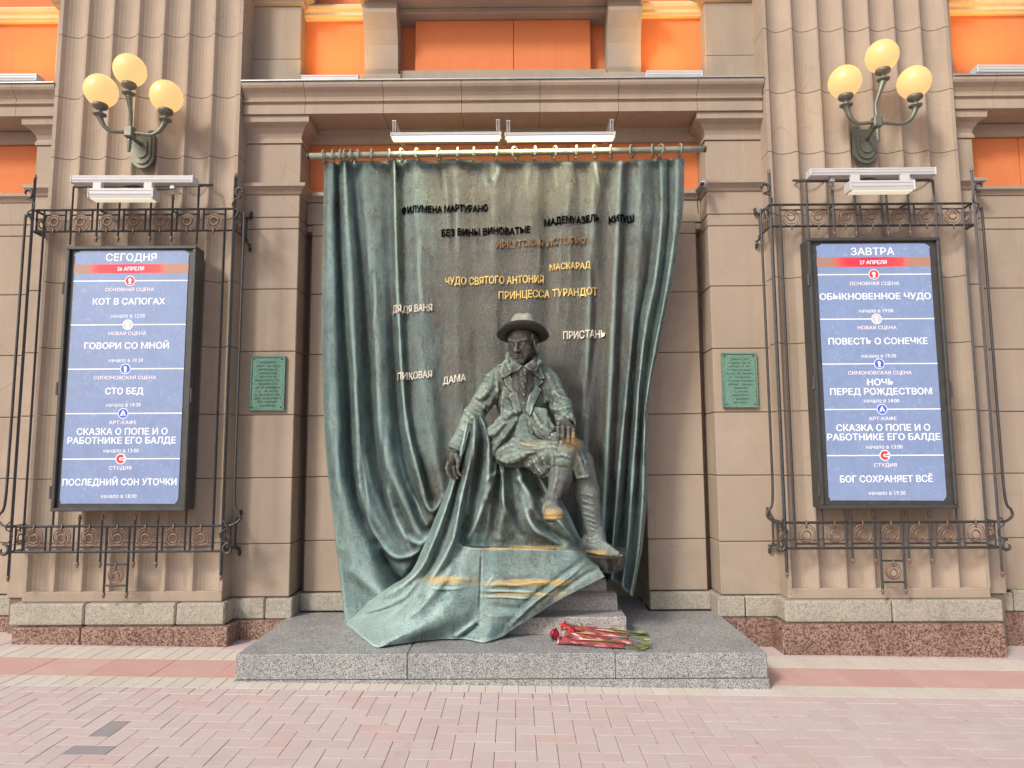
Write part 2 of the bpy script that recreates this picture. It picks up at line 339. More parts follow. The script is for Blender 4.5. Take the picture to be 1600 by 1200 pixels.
# ------------------------------------------------------------------ ground (slopes gently down to the right)
SLOPE = 0.017; XC = 0.02
def gz(x): return -SLOPE*x
def tilt(o):
    o.rotation_euler = (0, math.atan(SLOPE), 0); return o
m = NT('pale_pink_concrete_paver', 0.85, spec=0.3)
r = m.objrand(); c = m.ramp(r, [(0.0, (0.55, 0.435, 0.415)), (0.35, (0.585, 0.47, 0.45)), (0.7, (0.59, 0.49, 0.465)), (1.0, (0.58, 0.42, 0.385))])
c = m.mix(m.math('MULTIPLY', m.ramp(m.noise(9, 5, 0.7), [(0.4, 0.0), (0.7, 1.0)]), 0.35), c, (0.64, 0.56, 0.53))
c = m.mix(m.math('MULTIPLY', m.ramp(m.noise(1.1, 4, 0.6), [(0.45, 0.0), (0.7, 1.0)]), 0.4), c, (0.52, 0.43, 0.415))
c = m.mix(m.math('MULTIPLY', m.ramp(m.noise(160, 2, 0.8), [(0.5, 0.0), (0.7, 1.0)]), 0.4), c, (0.45, 0.36, 0.35))
c = m.mix(m.math('MULTIPLY', m.ramp(m.voro(3.1, 'Distance'), [(0.030, 1.0), (0.05, 0.0)]), 0.55), c, (0.28, 0.24, 0.23)); c = m.mix(m.math('MULTIPLY', m.ramp(m.noise(2.6, 6, 0.75, dist=1.2), [(0.58, 0.0), (0.70, 1.0)]), 0.38), c, (0.40, 0.33, 0.315)); m.col(c); m.bump(m.noise(180, 3, 0.8), 0.3, 0.003); M['paver'] = m.m
def paver_mat(name, c0, c1):
    m = NT(name, 0.85, spec=0.3); c = m.mix(m.objrand(), c0, c1)
    c = m.mix(m.math('MULTIPLY', m.ramp(m.noise(5, 5, 0.7), [(0.4, 0.0), (0.7, 1.0)]), 0.35), c, tuple(v*0.82 for v in c0))
    c = m.mix(m.math('MULTIPLY', m.ramp(m.noise(150, 2, 0.8), [(0.5, 0.0), (0.7, 1.0)]), 0.35), c, tuple(v*0.7 for v in c0))
    m.col(c); m.bump(m.noise(170, 3, 0.8), 0.3, 0.003); return m.m
M['paver_cream'] = paver_mat('cream_concrete_paver', (0.60, 0.54, 0.47), (0.65, 0.60, 0.53))
M['paver_red'] = paver_mat('red_concrete_slab', (0.58, 0.35, 0.31), (0.61, 0.41, 0.36))
M['paver_grey'] = paver_mat('dark_grey_paver', (0.34, 0.305, 0.31), (0.39, 0.35, 0.355))
M['sand'] = simple('joint_sand', (0.40, 0.32, 0.30), 0.95, 0, 0.3, 30)
# far street surface: same herringbone carried on by the material, below the built pavers
m = NT('pink_paved_street', 0.85, spec=0.3)
br = m.n.new('ShaderNodeTexBrick'); m.link(m.pos, br.inputs['Vector']); br.inputs['Scale'].default_value = 1; br.inputs['Brick Width'].default_value = 0.22; br.inputs['Row Height'].default_value = 0.11
br.inputs['Mortar Size'].default_value = 0.003; br.inputs['Color1'].default_value = (0.52, 0.37, 0.35, 1); br.inputs['Color2'].default_value = (0.56, 0.42, 0.385, 1); br.inputs['Mortar'].default_value = (0.33, 0.26, 0.235, 1)
m.link(br.outputs['Color'], m.b.inputs['Base Color']); M['street'] = m.m
YF = 3.15
def sheet(name, x0, x1, y0, y1, z, mat):
    return mk(name, [(x0, y0, z-SLOPE*x0), (x1, y0, z-SLOPE*x1), (x1, y1, z-SLOPE*x1), (x0, y1, z-SLOPE*x0)], [(0, 1, 2, 3)], mat)
st = structure(sheet('street', -60, 60, -60, YF, 0.0, 'street'))
pv = sheet('pavement', -60, 60, YF, 9, -0.012, 'sand'); structure(pv); pv['label'] = 'pink, cream and red paved pedestrian street'
paver_cache = {}
def paver(x0, x1, y0, y1, mat, name='paver', top=0.0):
    key = (round(x1-x0, 4), round(y1-y0, 4), mat)
    if key not in paver_cache:
        w, d = (x1-x0)/2-0.0014, (y1-y0)/2-0.0014; cc = 0.003; zt, zb = 0.0, -0.03
        vs = [(-w, -d, zb), (w, -d, zb), (w, d, zb), (-w, d, zb), (-w, -d, zt-cc*.5), (w, -d, zt-cc*.5), (w, d, zt-cc*.5), (-w, d, zt-cc*.5),
              (-w+cc, -d+cc, zt), (w-cc, -d+cc, zt), (w-cc, d-cc, zt), (-w+cc, d-cc, zt)]
        fs = [(0, 1, 5, 4), (1, 2, 6, 5), (2, 3, 7, 6), (3, 0, 4, 7), (4, 5, 9, 8), (5, 6, 10, 9), (6, 7, 11, 10), (7, 4, 8, 11), (8, 9, 10, 11)]
        me = bpy.data.meshes.new(name); me.from_pydata(vs, [], fs); me.materials.append(M[mat]); paver_cache[key] = me
    o = bpy.data.objects.new(name, paver_cache[key]); COL.objects.link(o); o.parent = pv
    x, y = (x0+x1)/2, (y0+y1)/2
    o.location = (x, y, gz(x)+top+random.uniform(-0.0012, 0.0012)); o.rotation_euler = (random.uniform(-.003, .003), math.atan(SLOPE)+random.uniform(-.003, .003), 0); return o
W = 0.11; YH = 4.60           # herringbone field runs from YF to YH
nx = int(3.6/W)+2; clip = []
rest = []
def half_w(y): return 0.72*y+0.5
for i in range(-nx, nx+1):
    for j in range(0, int((YH-YF)/W)+2):
        d = (i-j) % 4
        if d == 0: x0, x1, y0, y1 = i*W, (i+2)*W, YH-(j+1)*W, YH-j*W
        elif d == 3: x0, x1, y0, y1 = i*W, (i+1)*W, YH-(j+2)*W, YH-j*W
        elif d == 2 and j == 0: x0, x1, y0, y1 = i*W, (i+1)*W, YH-W, YH
        else: continue
        xm, ym = (x0+x1)/2, (y0+y1)/2
        if abs(xm-0.12) > half_w(ym)-0.05 or ym < 3.30: continue
        if y0 < YF: continue
        mat = 'paver'
        if abs(xm+2.20) < 0.09 and abs(ym-3.86) < 0.09 and d == 3: mat = 'paver_grey'
        if abs(xm+2.14) < 0.11 and abs(ym-3.66) < 0.06 and d == 0: mat = 'paver_grey'
        clip.append((x0, x1, y0, y1, mat))
clip.sort(key=lambda b: b[2]+0.25*abs(b[0]-.1)*0)
for k, b in enumerate(clip[:330]): paver(*b)
if len(clip) > 330:
    parts = []
    for b in clip[330:]:
        vs, fs = cbox(b[0]+.002, b[1]-.002, b[2]+.002, b[3]-.002, -0.03, 0.0, 0.003)
        parts.append(([(x, y, z+gz(x)) for x, y, z in vs], fs))
    o = mk('paver_field', *join_geo(parts), 'paver', pv); o['kind'] = 'stuff'
def paver_row(y0, y1, w, mat, skip=None, x0=-4.6, x1=4.7, name='paver'):
    x = x0
    while x < x1:
        xm = x+w/2
        a, b = x, x+w
        if skip:
            if a < skip[0] < b: b = skip[0]
            elif a < skip[1] < b: a = skip[1]
        if not (skip and skip[0] <= (a+b)/2 <= skip[1]) and b-a > 0.02: paver(a, b, y0, y1, mat, name)
        x += w
PX0, PX1, PY0, PZ = XC-1.80, XC+1.78, 4.73, 0.205      # granite plinth footprint
paver_row(4.60, 4.80, 0.11, 'paver_cream')
paver_row(4.80, 5.20, 0.44, 'paver_red', (PX0-0.004, PX1+0.004), name='paving_slab')
paver_row(5.20, 5.46, 0.11, 'paver_cream', (PX0, PX1))
paver_row(5.46, 5.90, 0.22, 'paver', (PX0, PX1))

# ------------------------------------------------------------------ theatre facade
fac = thing('theatre_facade', 'taupe stone theatre facade with fluted pilasters, orange panels and a central alcove', 'building', loc=(0, 0, 0))
def stone(x0, x1, y0, y1, z0, z1, mat='wall', parent=fac, name='stone_block', gap=0.0025, c=0.006):
    if x1 < x0: x0, x1 = x1, x0
    return box(name, x0, x1, y0, y1, z0+gap, z1-gap, mat, parent, c)
ZB = [0.365, 0.80, 1.35, 1.885, 2.435, 2.985, 3.525, 3.63, 3.84]
ZP = [0.365, 0.83, 1.354, 1.886, 2.455, 3.02, 3.57, 4.124, 4.68, 5.25, 5.80, 6.4, 7.0]
# mortar core behind every joint
for s in (-1, 1):
    box('mortar_core', XC+s*2.31, XC+s*3.90, 5.72, 6.30, -0.3, 7.1, 'core', fac)
    box('mortar_core', XC+s*1.81, XC+s*2.28, 5.82, 6.30, -0.3, 4.5, 'core', fac)
    box('mortar_core', XC+s*1.25, XC+s*1.80, 6.11, 6.30, -0.3, 4.5, 'core', fac)
    box('mortar_core', XC+s*3.93, XC+s*6.5, 6.075, 6.30, -0.3, 7.0, 'core', fac)
    box('mortar_core', XC+s*3.93, XC+s*4.16, 5.82, 5.98, -0.3, 4.5, 'core', fac)
def pil_profile(cx, depth=0.058, flutes=7, half=0.815, fy=5.63, by=5.90):
    pts = [(cx-half, by), (cx-half, fy)]; p = (half*2-0.05)/flutes; x = cx-half+0.025
    for k in range(flutes):
        for q in range(9):
            u = q/8; pts.append((x+p*(0.03+0.94*u), fy+depth*math.sin(math.pi*u)**0.8 if 0 < u < 1 else fy))
        x += p
    pts += [(cx+half, fy), (cx+half, by)]; return pts
for s in (-1, 1):
    cx = XC+s*3.105; pil = sub_empty('fluted_pilaster', fac)
    # solid foot below the flute stops
    prof = pil_profile(cx)
    vs, fs = [], []
    def prism(profile, z0, z1):
        n = len(profile); v = [(x, y, z0) for x, y in profile]+[(x, y, z1) for x, y in profile]
        f = [[i, (i+1) % n, n+(i+1) % n, n+i] for i in range(n)]+[list(range(n))[::-1], [n+i for i in range(n)]]; return v, f
    stone(cx-0.815, cx+0.815, 5.63, 5.90, 0.365, 0.447, parent=pil, gap=0.0)
    for k in range(len(ZP)-1):
        z0, z1 = ZP[k]+0.003, ZP[k+1]-0.003
        if k == 0: z0 = 0.447
        v, f = prism(prof, z0, z1); o = mk('stone_block', v, f, 'wall', pil); fix_normals(o.data)
        if k == 0:   # sloping stops at the feet of the flutes
            pass
    # base courses
    box('granite_base', cx-0.915, cx+0.835+0.0, 5.52, 5.9, -0.15, 0.19, 'red_granite', fac, 0.008) if s > 0 else None
    if s < 0:
        box('granite_base', cx-0.80, cx-0.235-0.02, 5.52, 5.9, -0.15, 0.188, 'red_granite', fac, 0.008)
        box('granite_base', cx-0.25, cx+0.915, 5.52, 5.9, -0.15, 0.19, 'red_granite', fac, 0.008)
    e0, e1 = cx-0.865, cx+0.865
    if s < 0:
        for a, b in ((e0, -3.352), (-3.344, -2.756+0.14), (-2.608, e1)): stone(a, b, 5.57, 5.88, 0.19, 0.365, 'lime', fac, c=0.012)
    else:
        for a, b in ((e0, 3.108), (3.116, e1)): stone(a, b, 5.57, 5.88, 0.19, 0.365, 'lime', fac, c=0.012)
    # inner pillar beside the pilaster
    xa, xb = XC+s*1.80, XC+s*2.30; ped = sub_empty('pillar', fac)
    def X(a): return XC+s*a
    box('granite_base', X(1.72), X(2.20), 5.74, 6.0, -0.15, 0.19, 'red_granite', fac, 0.008)
    stone(X(1.76), X(1.985), 5.765, 6.1, 0.19, 0.36, 'lime', c=0.01); stone(X(1.993), X(2.30), 5.765, 6.1, 0.19, 0.362, 'lime', c=0.01)
    for k in range(len(ZB)-1): stone(X(1.80), X(2.30), 5.80, 6.12, ZB[k], ZB[k+1], parent=ped)
    def ring(name, xin, xout, yf, z0, prof, mat='wall', parent=ped, yb=6.1):
        """moulding that returns round the free inner corner: list of (projection, z)"""
        vs = []; n = len(prof)
        for (p, z) in prof: vs += [(X(xin-p), yb, z), (X(xin-p), yf-p, z), (X(xout), yf-p, z)]
        fs = []
        for i in range(n-1):
            for k in range(2): fs.append([i*3+k, i*3+k+1, (i+1)*3+k+1, (i+1)*3+k])
        fs.append([0, 1, 2]); 
        vs += [(X(xout), yb, prof[0][1]), (X(xout), yb, prof[-1][1])]; a, b = len(vs)-2, len(vs)-1
        fs[-1] = [0, 1, 2, a]; fs.append([(n-1)*3, (n-1)*3+1, (n-1)*3+2, b])
        o = mk(name, vs, fs, mat, parent); fix_normals(o.data); return o
    band = [(0.0, 3.835), (0.012, 3.842), (0.02, 3.862), (0.045, 3.885), (0.062, 3.895), (0.062, 3.925), (0.0, 3.945)]
    ring('string_moulding', 1.80, 2.30, 5.80, 0, band)
    stone(X(1.80), X(2.30), 5.80, 6.12, 3.94, 4.31, parent=ped)
    ring('capital', 1.80, 2.30, 5.80, 0, [(0, 4.31), (0.012, 4.31), (0.012, 4.335), (0.0, 4.34), (0.0, 4.36), (0.012, 4.40), (0.04, 4.44), (0.085, 4.465), (0.09, 4.47), (0.09, 4.527)])
    # jamb of the alcove with a narrow recess beside it
    jam = sub_empty('alcove_jamb', fac)
    stone(X(1.24), X(1.765), 5.965, 6.6, 0.205, 0.36, 'lime', parent=jam, c=0.01)
    for k in range(len(ZB)-2): stone(X(1.24), X(1.745), 6.0, 6.6, ZB[k], ZB[k+1], parent=jam)
    # outer bays
    stone(X(3.93), X(6.5), 5.915, 6.1, 0.19, 0.36, 'lime', c=0.01) if s < 0 else [stone(X(3.93), X(4.06), 5.915, 6.1, 0.19, 0.37, 'lime', c=0.012), stone(X(4.068), X(4.30), 5.915, 6.1, 0.19, 0.35, 'lime', c=0.01), stone(X(4.31), X(6.5), 5.915, 6.1, 0.19, 0.372, 'lime', c=0.01)]
    box('granite_base', X(3.94), X(6.5), 5.87, 6.1, -0.2, 0.19, 'red_granite', fac, 0.008)
    for k in range(len(ZB)-1):
        stone(X(3.92), X(4.17), 5.80, 5.98, ZB[k] if k else 0.362, ZB[k+1])
        stone(X(4.17), X(5.30), 5.95, 6.1, ZB[k], ZB[k+1]); stone(X(5.305), X(6.5), 5.95, 6.1, ZB[k], ZB[k+1])
    def oring(name, prof, xin=4.17, yf=5.80, yb=5.98):
        vs = []; n = len(prof)
        for (p, z) in prof: vs += [(X(3.9), yf-p, z), (X(xin+p), yf-p, z), (X(xin+p), yb, z)]
        vs += [(X(3.9), yb, prof[0][1]), (X(3.9), yb, prof[-1][1])]; a, b = len(vs)-2, len(vs)-1
        fs = [[i*3+k, i*3+k+1, (i+1)*3+k+1, (i+1)*3+k] for i in range(n-1) for k in range(2)]+[[0, 1, 2, a], [(n-1)*3, (n-1)*3+1, (n-1)*3+2, b]]
        o = mk(name, vs, fs, 'wall', fac); fix_normals(o.data)
    oring('string_moulding', band); stone(X(3.92), X(4.17), 5.80, 5.98, 3.94, 4.31)
    oring('capital', [(0, 4.31), (0.012, 4.31), (0.012, 4.335), (0.0, 4.36), (0.012, 4.40), (0.04, 4.44), (0.085, 4.465), (0.09, 4.527)])
    mp = [(6.1, 3.84), (5.945, 3.84), (5.93, 3.87), (5.905, 3.885), (5.905, 3.915), (5.96, 3.935), (6.1, 3.935)]
    moulding('string_moulding', mp, X(4.17), X(6.5), 'wall', fac)
    box('orange_panel', X(4.15), X(4.72), 5.99, 6.1, 3.935, 4.40, 'orange', fac); box('orange_panel', X(4.726), X(6.5), 5.99, 6.1, 3.935, 4.40, 'orange', fac)
    stone(X(3.92), X(6.5), 5.96, 6.1, 4.40, 4.527)
    # upper storey side bay and pillar
    up = sub_empty('upper_pillar', fac)
    stone(X(1.84), X(2.30), 5.85, 6.2, 4.90, 5.14, 'wall_pale', up); stone(X(1.85), X(2.30), 5.86, 6.2, 5.14, 5.66, 'wall_pale', up)
    ring('capital', 1.85, 2.30, 5.86, 0, [(0, 5.66), (0.03, 5.67), (0.035, 5.70), (0.10, 5.74), (0.10, 5.80), (0.13, 5.82), (0.13, 6.3)], 'wall_pale', up, 6.2)
    stone(X(3.92), X(4.10), 5.86, 6.2, 4.90, 5.66, 'wall_pale'); oring('capital', [(0, 5.66), (0.03, 5.67), (0.035, 5.70), (0.10, 5.74), (0.10, 5.80), (0.13, 5.82), (0.13, 6.3)], 4.10, 5.86, 6.2)
    box('orange_panel', X(1.20), X(1.86), 6.0, 6.15, 4.92, 6.6, 'orange', fac)
    box('orange_panel', X(4.08), X(6.5), 6.0, 6.15, 4.92, 6.6, 'orange', fac)
    my = [(6.05, 5.60), (5.965, 5.60), (5.96, 5.615), (5.945, 5.625), (5.945, 5.655), (5.925, 5.675), (5.915, 5.70), (5.93, 5.725), (6.05, 5.735)]
    moulding('cream_moulding', my, X(1.24), X(1.86), 'cream', fac); moulding('cream_moulding', my, X(4.09), X(6.5), 'cream', fac)
    # console bracket with a bellied front
    pr = [(6.1, 4.97), (5.90, 4.97), (5.90, 5.02), (5.885, 5.06), (5.88, 5.15), (5.87, 5.28), (5.83, 5.40), (5.79, 5.48), (5.765, 5.53), (5.765, 5.56), (5.785, 5.585), (5.80, 5.60), (5.80, 5.665), (6.1, 5.665)]
    moulding('console_bracket', pr, X(0.96), X(1.265), 'wall_pale', fac)
    box('console_base', X(0.93), X(1.30), 5.87, 6.1, 4.915, 5.0, 'wall_pale', fac)
    box('orange_reveal', X(0.80), X(0.97), 6.10, 6.2, 5.05, 5.70, 'orange', fac)
# lintel over the alcove, moulding, orange frieze, fascia
xL, xR = XC-1.80, XC+1.80
for a, b in ((-1.80, -1.0), (-1.0, -0.33), (-0.33, 0.33), (0.33, 1.0), (1.0, 1.80)):
    stone(XC+a+.002, XC+b-.002, 6.0, 6.3, 3.63, 3.84); stone(XC+a+.002, XC+b-.002, 6.012, 6.3, 3.565, 3.628)
moulding('string_moulding', [(6.2, 3.84), (5.99, 3.84), (5.975, 3.865), (5.95, 3.885), (5.95, 3.92), (6.0, 3.94), (6.2, 3.94)], xL+.002, xR-.002, 'wall', fac)
for a, b in ((-1.80, -0.6), (-0.596, 0.6), (0.604, 1.80)): box('orange_panel', XC+a, XC+b, 6.04, 6.2, 3.94, 4.42, 'orange', fac)
moulding('fascia', [(6.2, 4.40), (6.02, 4.40), (6.0, 4.42), (6.0, 4.50), (5.985, 4.51), (5.985, 4.53), (6.2, 4.53)], xL, xR, 'wall', fac)
# alcove interior
box('alcove_back', XC-1.3, XC+1.3, 6.6, 6.7, 0.1, 3.7, 'wall', fac); 
# main cornice built of separate blocks, zinc on top
cp = [(6.3, 4.53), (5.69, 4.53), (5.69, 4.612), (5.705, 4.618), (5.705, 4.632), (5.68, 4.640), (5.68, 4.652), (5.695, 4.662), (5.69, 4.685), (5.67, 4.715), (5.635, 4.745), (5.625, 4.765), (5.625, 4.79), (6.3, 4.79)]
js = [-2.285, -1.74, -1.05, -0.36, 0.33, 1.02, 1.71, 2.285]
for a, b in zip(js, js[1:]): moulding('cornice_block', cp, XC+a+.002, XC+b-.002, 'wall', fac)
box('zinc_flashing', XC-2.284, XC+2.284, 5.612, 6.1, 4.794, 4.806, 'zinc', fac, 0.002)
for s in (-1, 1):
    for a, b in ((3.925, 4.30), (4.30, 5.1), (5.1, 6.5)):
        x0, x1 = sorted((XC+s*a, XC+s*b)); moulding('cornice_block', cp, x0+.002, x1-.002, 'wall', fac)
    box('zinc_flashing', XC+s*3.925, XC+s*6.5, 5.612, 6.1, 4.794, 4.806, 'zinc', fac, 0.002)
box('cornice_ledge', xL-0.48, xR+0.48, 5.86, 6.2, 4.806, 4.915, 'wall', fac)
for s in (-1, 1): box('cornice_ledge', XC+s*3.925, XC+s*6.5, 5.88, 6.2, 4.806, 4.915, 'wall', fac)
# upper central panel
box('window_sill', XC-0.955, XC+0.955, 5.93, 6.2, 4.92, 5.068, 'wall_pale', fac)
for a, b in ((-0.82, 0.10), (0.104, 0.82)): box('raised_orange_panel', XC+a, XC+b, 6.0, 6.2, 5.075, 5.60, 'orange', fac, 0.004)
moulding('upper_cornice', [(6.2, 5.66), (5.70, 5.66), (5.66, 5.68), (5.66, 5.72), (5.62, 5.745), (5.62, 5.77), (6.2, 5.77)], XC-1.30, XC+1.30, 'wall_pale', fac)
box('upper_cornice_soffit', XC-1.0, XC+1.0, 5.9, 6.15, 5.605, 5.66, 'wall_pale', fac)
box('zinc_flashing', XC-1.31, XC+1.31, 5.605, 6.1, 5.775, 5.79, 'zinc', fac, 0.002)
box('upper_wall', -6.6, 6.6, 6.16, 6.35, 4.5, 9.0, 'wall', fac)

# ------------------------------------------------------------------ granite plinth and rounded steps
pl = thing('granite_plinth', 'wide low grey speckled granite slab under the bronze monument', 'plinth')
for a, b in ((PX0, -0.62), (-0.617, 0.78), (0.783, PX1)):
    box('granite_slab', a, b, PY0, 5.95, 0.039, PZ, 'grey_granite', pl, 0.006)
for a, b in ((PX0-0.008, 0.05), (0.053, PX1+0.008)):
    box('granite_footing', a, b, PY0-0.005, 5.9, -0.12, 0.036, 'grey_granite', pl, 0.003)
box('granite_slab', PX0+0.55, PX1-0.55, 5.952, 6.58, 0.1, PZ-0.003, 'grey_granite', pl, 0.003)
def step(x0, x1, y0, y1, z0, z1, rad, label):
    n = 8; prof = [(y1, z0), (y0, z0)]
    prof += [(y0+rad*(1-math.cos(a)), z1-rad+rad*math.sin(a)) for a in [math.pi/2*k/n for k in range(n+1)]]+[(y1, z1)]
    vs, fs = extrude_profile(prof, x0, x1); o = mk('granite_step', vs, fs, 'pink_granite'); fix_normals(o.data); return tag(o, label, 'step')
step(-0.35, 0.935, 5.22, 5.75, PZ+.001, 0.327, 0.012, 'lowest grey granite step, behind the red bouquets')
step(-0.30, 0.90, 5.42, 5.74, 0.329, 0.455, 0.06, 'middle rounded granite step under the green bronze cloth')
step(-0.25, 0.83, 5.50, 5.73, 0.457, 0.55, 0.045, 'topmost rounded granite step, tucked under the cloth corner')

# ------------------------------------------------------------------ bronze curtain
mon = thing('bronze_curtain', 'large green and brown bronze theatre curtain with play titles, sweeping down over steps', 'curtain sculpture')
def cr(P, n):       # catmull over index
    return catmull(P, n)
def loft(cols, nrow, sub, breaks=None):
    """cols: lists of (px,py,Y) control points (equal count when breaks given). ridge/valley columns are joined by smooth curves"""
    C = []
    for c in cols:
        P = np.array([tuple(at(*p)) for p in c])
        if breaks:
            k = breaks; a = catmull(P[:k+1], nrow//2); b = catmull(P[k:], nrow-nrow//2+1)[1:]; C.append(np.vstack([a, b]))
        else: C.append(catmull(P, nrow))
    C = np.array(C)                                    # (ncol, nrow, 3)
    n = (len(cols)-1)*sub+1; G = np.zeros((n, nrow, 3))
    for r in range(nrow): G[:, r, :] = catmull(C[:, r, :], n)
    return G
def lump(P, amp, seed=0, s0=1.0):
    """cheap smooth 3-D noise made of sines"""
    r = np.random.default_rng(seed); out = np.zeros(P.shape[:-1]); 
    for f, a in ((3, .35), (6, .3), (11, .25), (19, .2), (33, .12)):
        for _ in range(3):
            k = r.normal(size=3); k /= np.linalg.norm(k); out += a*np.sin((P @ k)*f*s0*2+r.uniform(0, 6.28))*0.6
    return out*amp
def grid_mesh(name, G, mat, parent, thick=0.012, amp=0.004, seed=1):
    n, m, _ = G.shape
    du = np.gradient(G, axis=0); dv = np.gradient(G, axis=1); N = np.cross(du, dv); N /= np.linalg.norm(N, axis=2, keepdims=True)+1e-9
    N[N[..., 1] > 0] *= -1
    G = G+N*lump(G, amp, seed)[..., None]
    B = G-N*thick
    V = np.vstack([G.reshape(-1, 3), B.reshape(-1, 3)]); K = n*m; fs = []
    for i in range(n-1):
        for j in range(m-1):
            a, b, c, d = i*m+j, (i+1)*m+j, (i+1)*m+j+1, i*m+j+1
            fs.append((a, d, c, b)); fs.append((K+a, K+b, K+c, K+d))
    for j in range(m-1): fs.append((j, K+j, K+j+1, j+1)); q = (n-1)*m+j; fs.append((q, q+1, K+q+1, K+q))
    for i in range(n-1): fs.append((i*m, (i+1)*m, K+(i+1)*m, K+i*m)); q = i*m+m-1; fs.append((q, K+q, K+q+m, q+m))
    o = mk(name, V.tolist(), fs, mat, parent, True); return o, G
def project(P):
    V = P-np.array(EYE); d = V @ np.array(fw); return 800+FPX*(V @ np.array(rt))/d, 600-FPX*(V @ np.array(upv))/d
def emboss(G, strokes):
    """press folds (positive amp: towards the street) along traced lines"""
    X, Y = project(G); out = G.copy()
    for pts, w, amp in strokes:
        P = catmull([(float(a), float(b)) for a, b in pts], len(pts)*5) if len(pts) > 2 else np.array(pts, float)
        best = np.full(X.shape, 1e9); tt = np.zeros(X.shape); L = len(P)-1
        for i in range(L):
            a, e = P[i], P[i+1]-P[i]; t = np.clip(((X-a[0])*e[0]+(Y-a[1])*e[1])/(e @ e+1e-9), 0, 1)
            d = (X-a[0]-t*e[0])**2+(Y-a[1]-t*e[1])**2; m = d < best; best[m] = d[m]; tt[m] = ((i+t)/L)[m]
        taper = np.clip(np.minimum(tt, 1-tt)*5, 0.25, 1)
        out[..., 1] -= amp*np.exp(-best/(w*w))*taper
    return out
def fl(px, py, z=PZ+0.014):    # cloth resting on the plinth
    p = floor_at(px, py, z); return (px, py, p.y)
ccols = [
 [(507,252,5.60),(505,350,5.60),(504,450,5.60),(503,560,5.60),(506,650,5.60),(511,730,5.59),(521,815,5.58),(530,895,5.57),fl(539,974)],
 [(514,253,5.54),(513,350,5.52),(514,450,5.52),(514,560,5.50),(518,650,5.49),(525,730,5.47),(540,815,5.45),(558,890,5.43),(575,962,5.42)],
 [(521,254,5.54),(522,350,5.54),(524,450,5.53),(527,560,5.52),(531,650,5.51),(536,730,5.50),(552,805,5.48),(580,872,5.42),(606,940,5.38)],
 [(527,254,5.62),(529,350,5.63),(533,450,5.65),(540,560,5.66),(544,650,5.67),(548,730,5.66),(562,795,5.62),(595,855,5.53),(632,922,5.30)],
 [(538,250,5.53),(541,350,5.52),(546,450,5.51),(552,560,5.50),(556,650,5.50),(561,720,5.50),(572,785,5.50),(604,840,5.48),(640,905,5.32)],
 [(546,251,5.61),(552,350,5.58),(559,450,5.57),(563,560,5.56),(566,650,5.55),(572,720,5.54),(584,780,5.54),(614,830,5.52),(647,893,5.34)],
 [(555,252,5.63),(560,350,5.64),(568,450,5.66),(575,560,5.67),(580,650,5.68),(588,715,5.67),(602,770,5.66),(626,815,5.62),(655,878,5.36)],
 [(568,251,5.55),(574,350,5.54),(583,450,5.53),(588,560,5.51),(592,650,5.50),(600,705,5.49),(614,755,5.48),(638,800,5.46),(664,862,5.30)],
 [(588,252,5.57),(592,350,5.57),(598,450,5.56),(603,560,5.55),(608,650,5.54),(616,700,5.54),(628,745,5.53),(648,785,5.50),(670,850,5.30)],
 [(607,252,5.61),(609,350,5.62),(612,450,5.63),(616,560,5.65),(621,650,5.66),(628,695,5.66),(640,740,5.63),(656,780,5.58),(676,840,5.32)],
 [(616,247,5.52),(618,350,5.52),(621,450,5.53),(626,560,5.53),(632,640,5.52),(640,690,5.51),(650,733,5.50),(664,770,5.48),(682,828,5.28)],
 [(623,250,5.63),(627,350,5.62),(632,450,5.61),(637,560,5.61),(643,640,5.61),(650,685,5.60),(660,725,5.58),(672,760,5.54),(687,815,5.30)],
 [(648,250,5.56),(651,350,5.56),(655,450,5.56),(660,560,5.55),(667,635,5.54),(673,680,5.53),(680,720,5.51),(688,750,5.48),(694,800,5.28)],
 [(681,252,5.60),(684,350,5.60),(688,450,5.61),(690,560,5.62),(694,630,5.62),(697,675,5.62),(700,712,5.60),(703,740,5.56),(703,785,5.34)],
 [(708,248,5.56),(710,350,5.565),(712,450,5.57),(714,560,5.57),(715,630,5.57),(717,680,5.57),(720,740,5.56),(722,800,5.55),(724,880,5.54)]]
def vcol(top, mid, bot, Yt, Ym, Yb, end=930):
    ys = [251, 350, 450, 560, 640, 700, 770, 850, end]; out = []
    for y in ys:
        f = (y-251)/(end-251); x = top+(mid-top)*f*2 if f < .5 else mid+(bot-mid)*(f-.5)*2
        Y = Yt+(Ym-Yt)*f*2 if f < .5 else Ym+(Yb-Ym)*(f-.5)*2; out.append((x, y, Y))
    return out
ccols += [vcol(742, 741, 742, 5.60, 5.60, 5.6), vcol(770, 768, 766, 5.555, 5.575, 5.57), vcol(800, 797, 794, 5.60, 5.60, 5.6), vcol(828, 826, 822, 5.56, 5.58, 5.57),
          vcol(858, 852, 848, 5.60, 5.605, 5.6), vcol(884, 880, 872, 5.555, 5.58, 5.56), vcol(912, 903, 895, 5.60, 5.61, 5.6), vcol(930, 918, 912, 5.555, 5.575, 5.55, 925),
          vcol(952, 938, 925, 5.60, 5.62, 5.62, 915), vcol(970, 955, 938, 5.55, 5.54, 5.52, 912), vcol(984, 968, 948, 5.60, 5.62, 5.62, 910)]
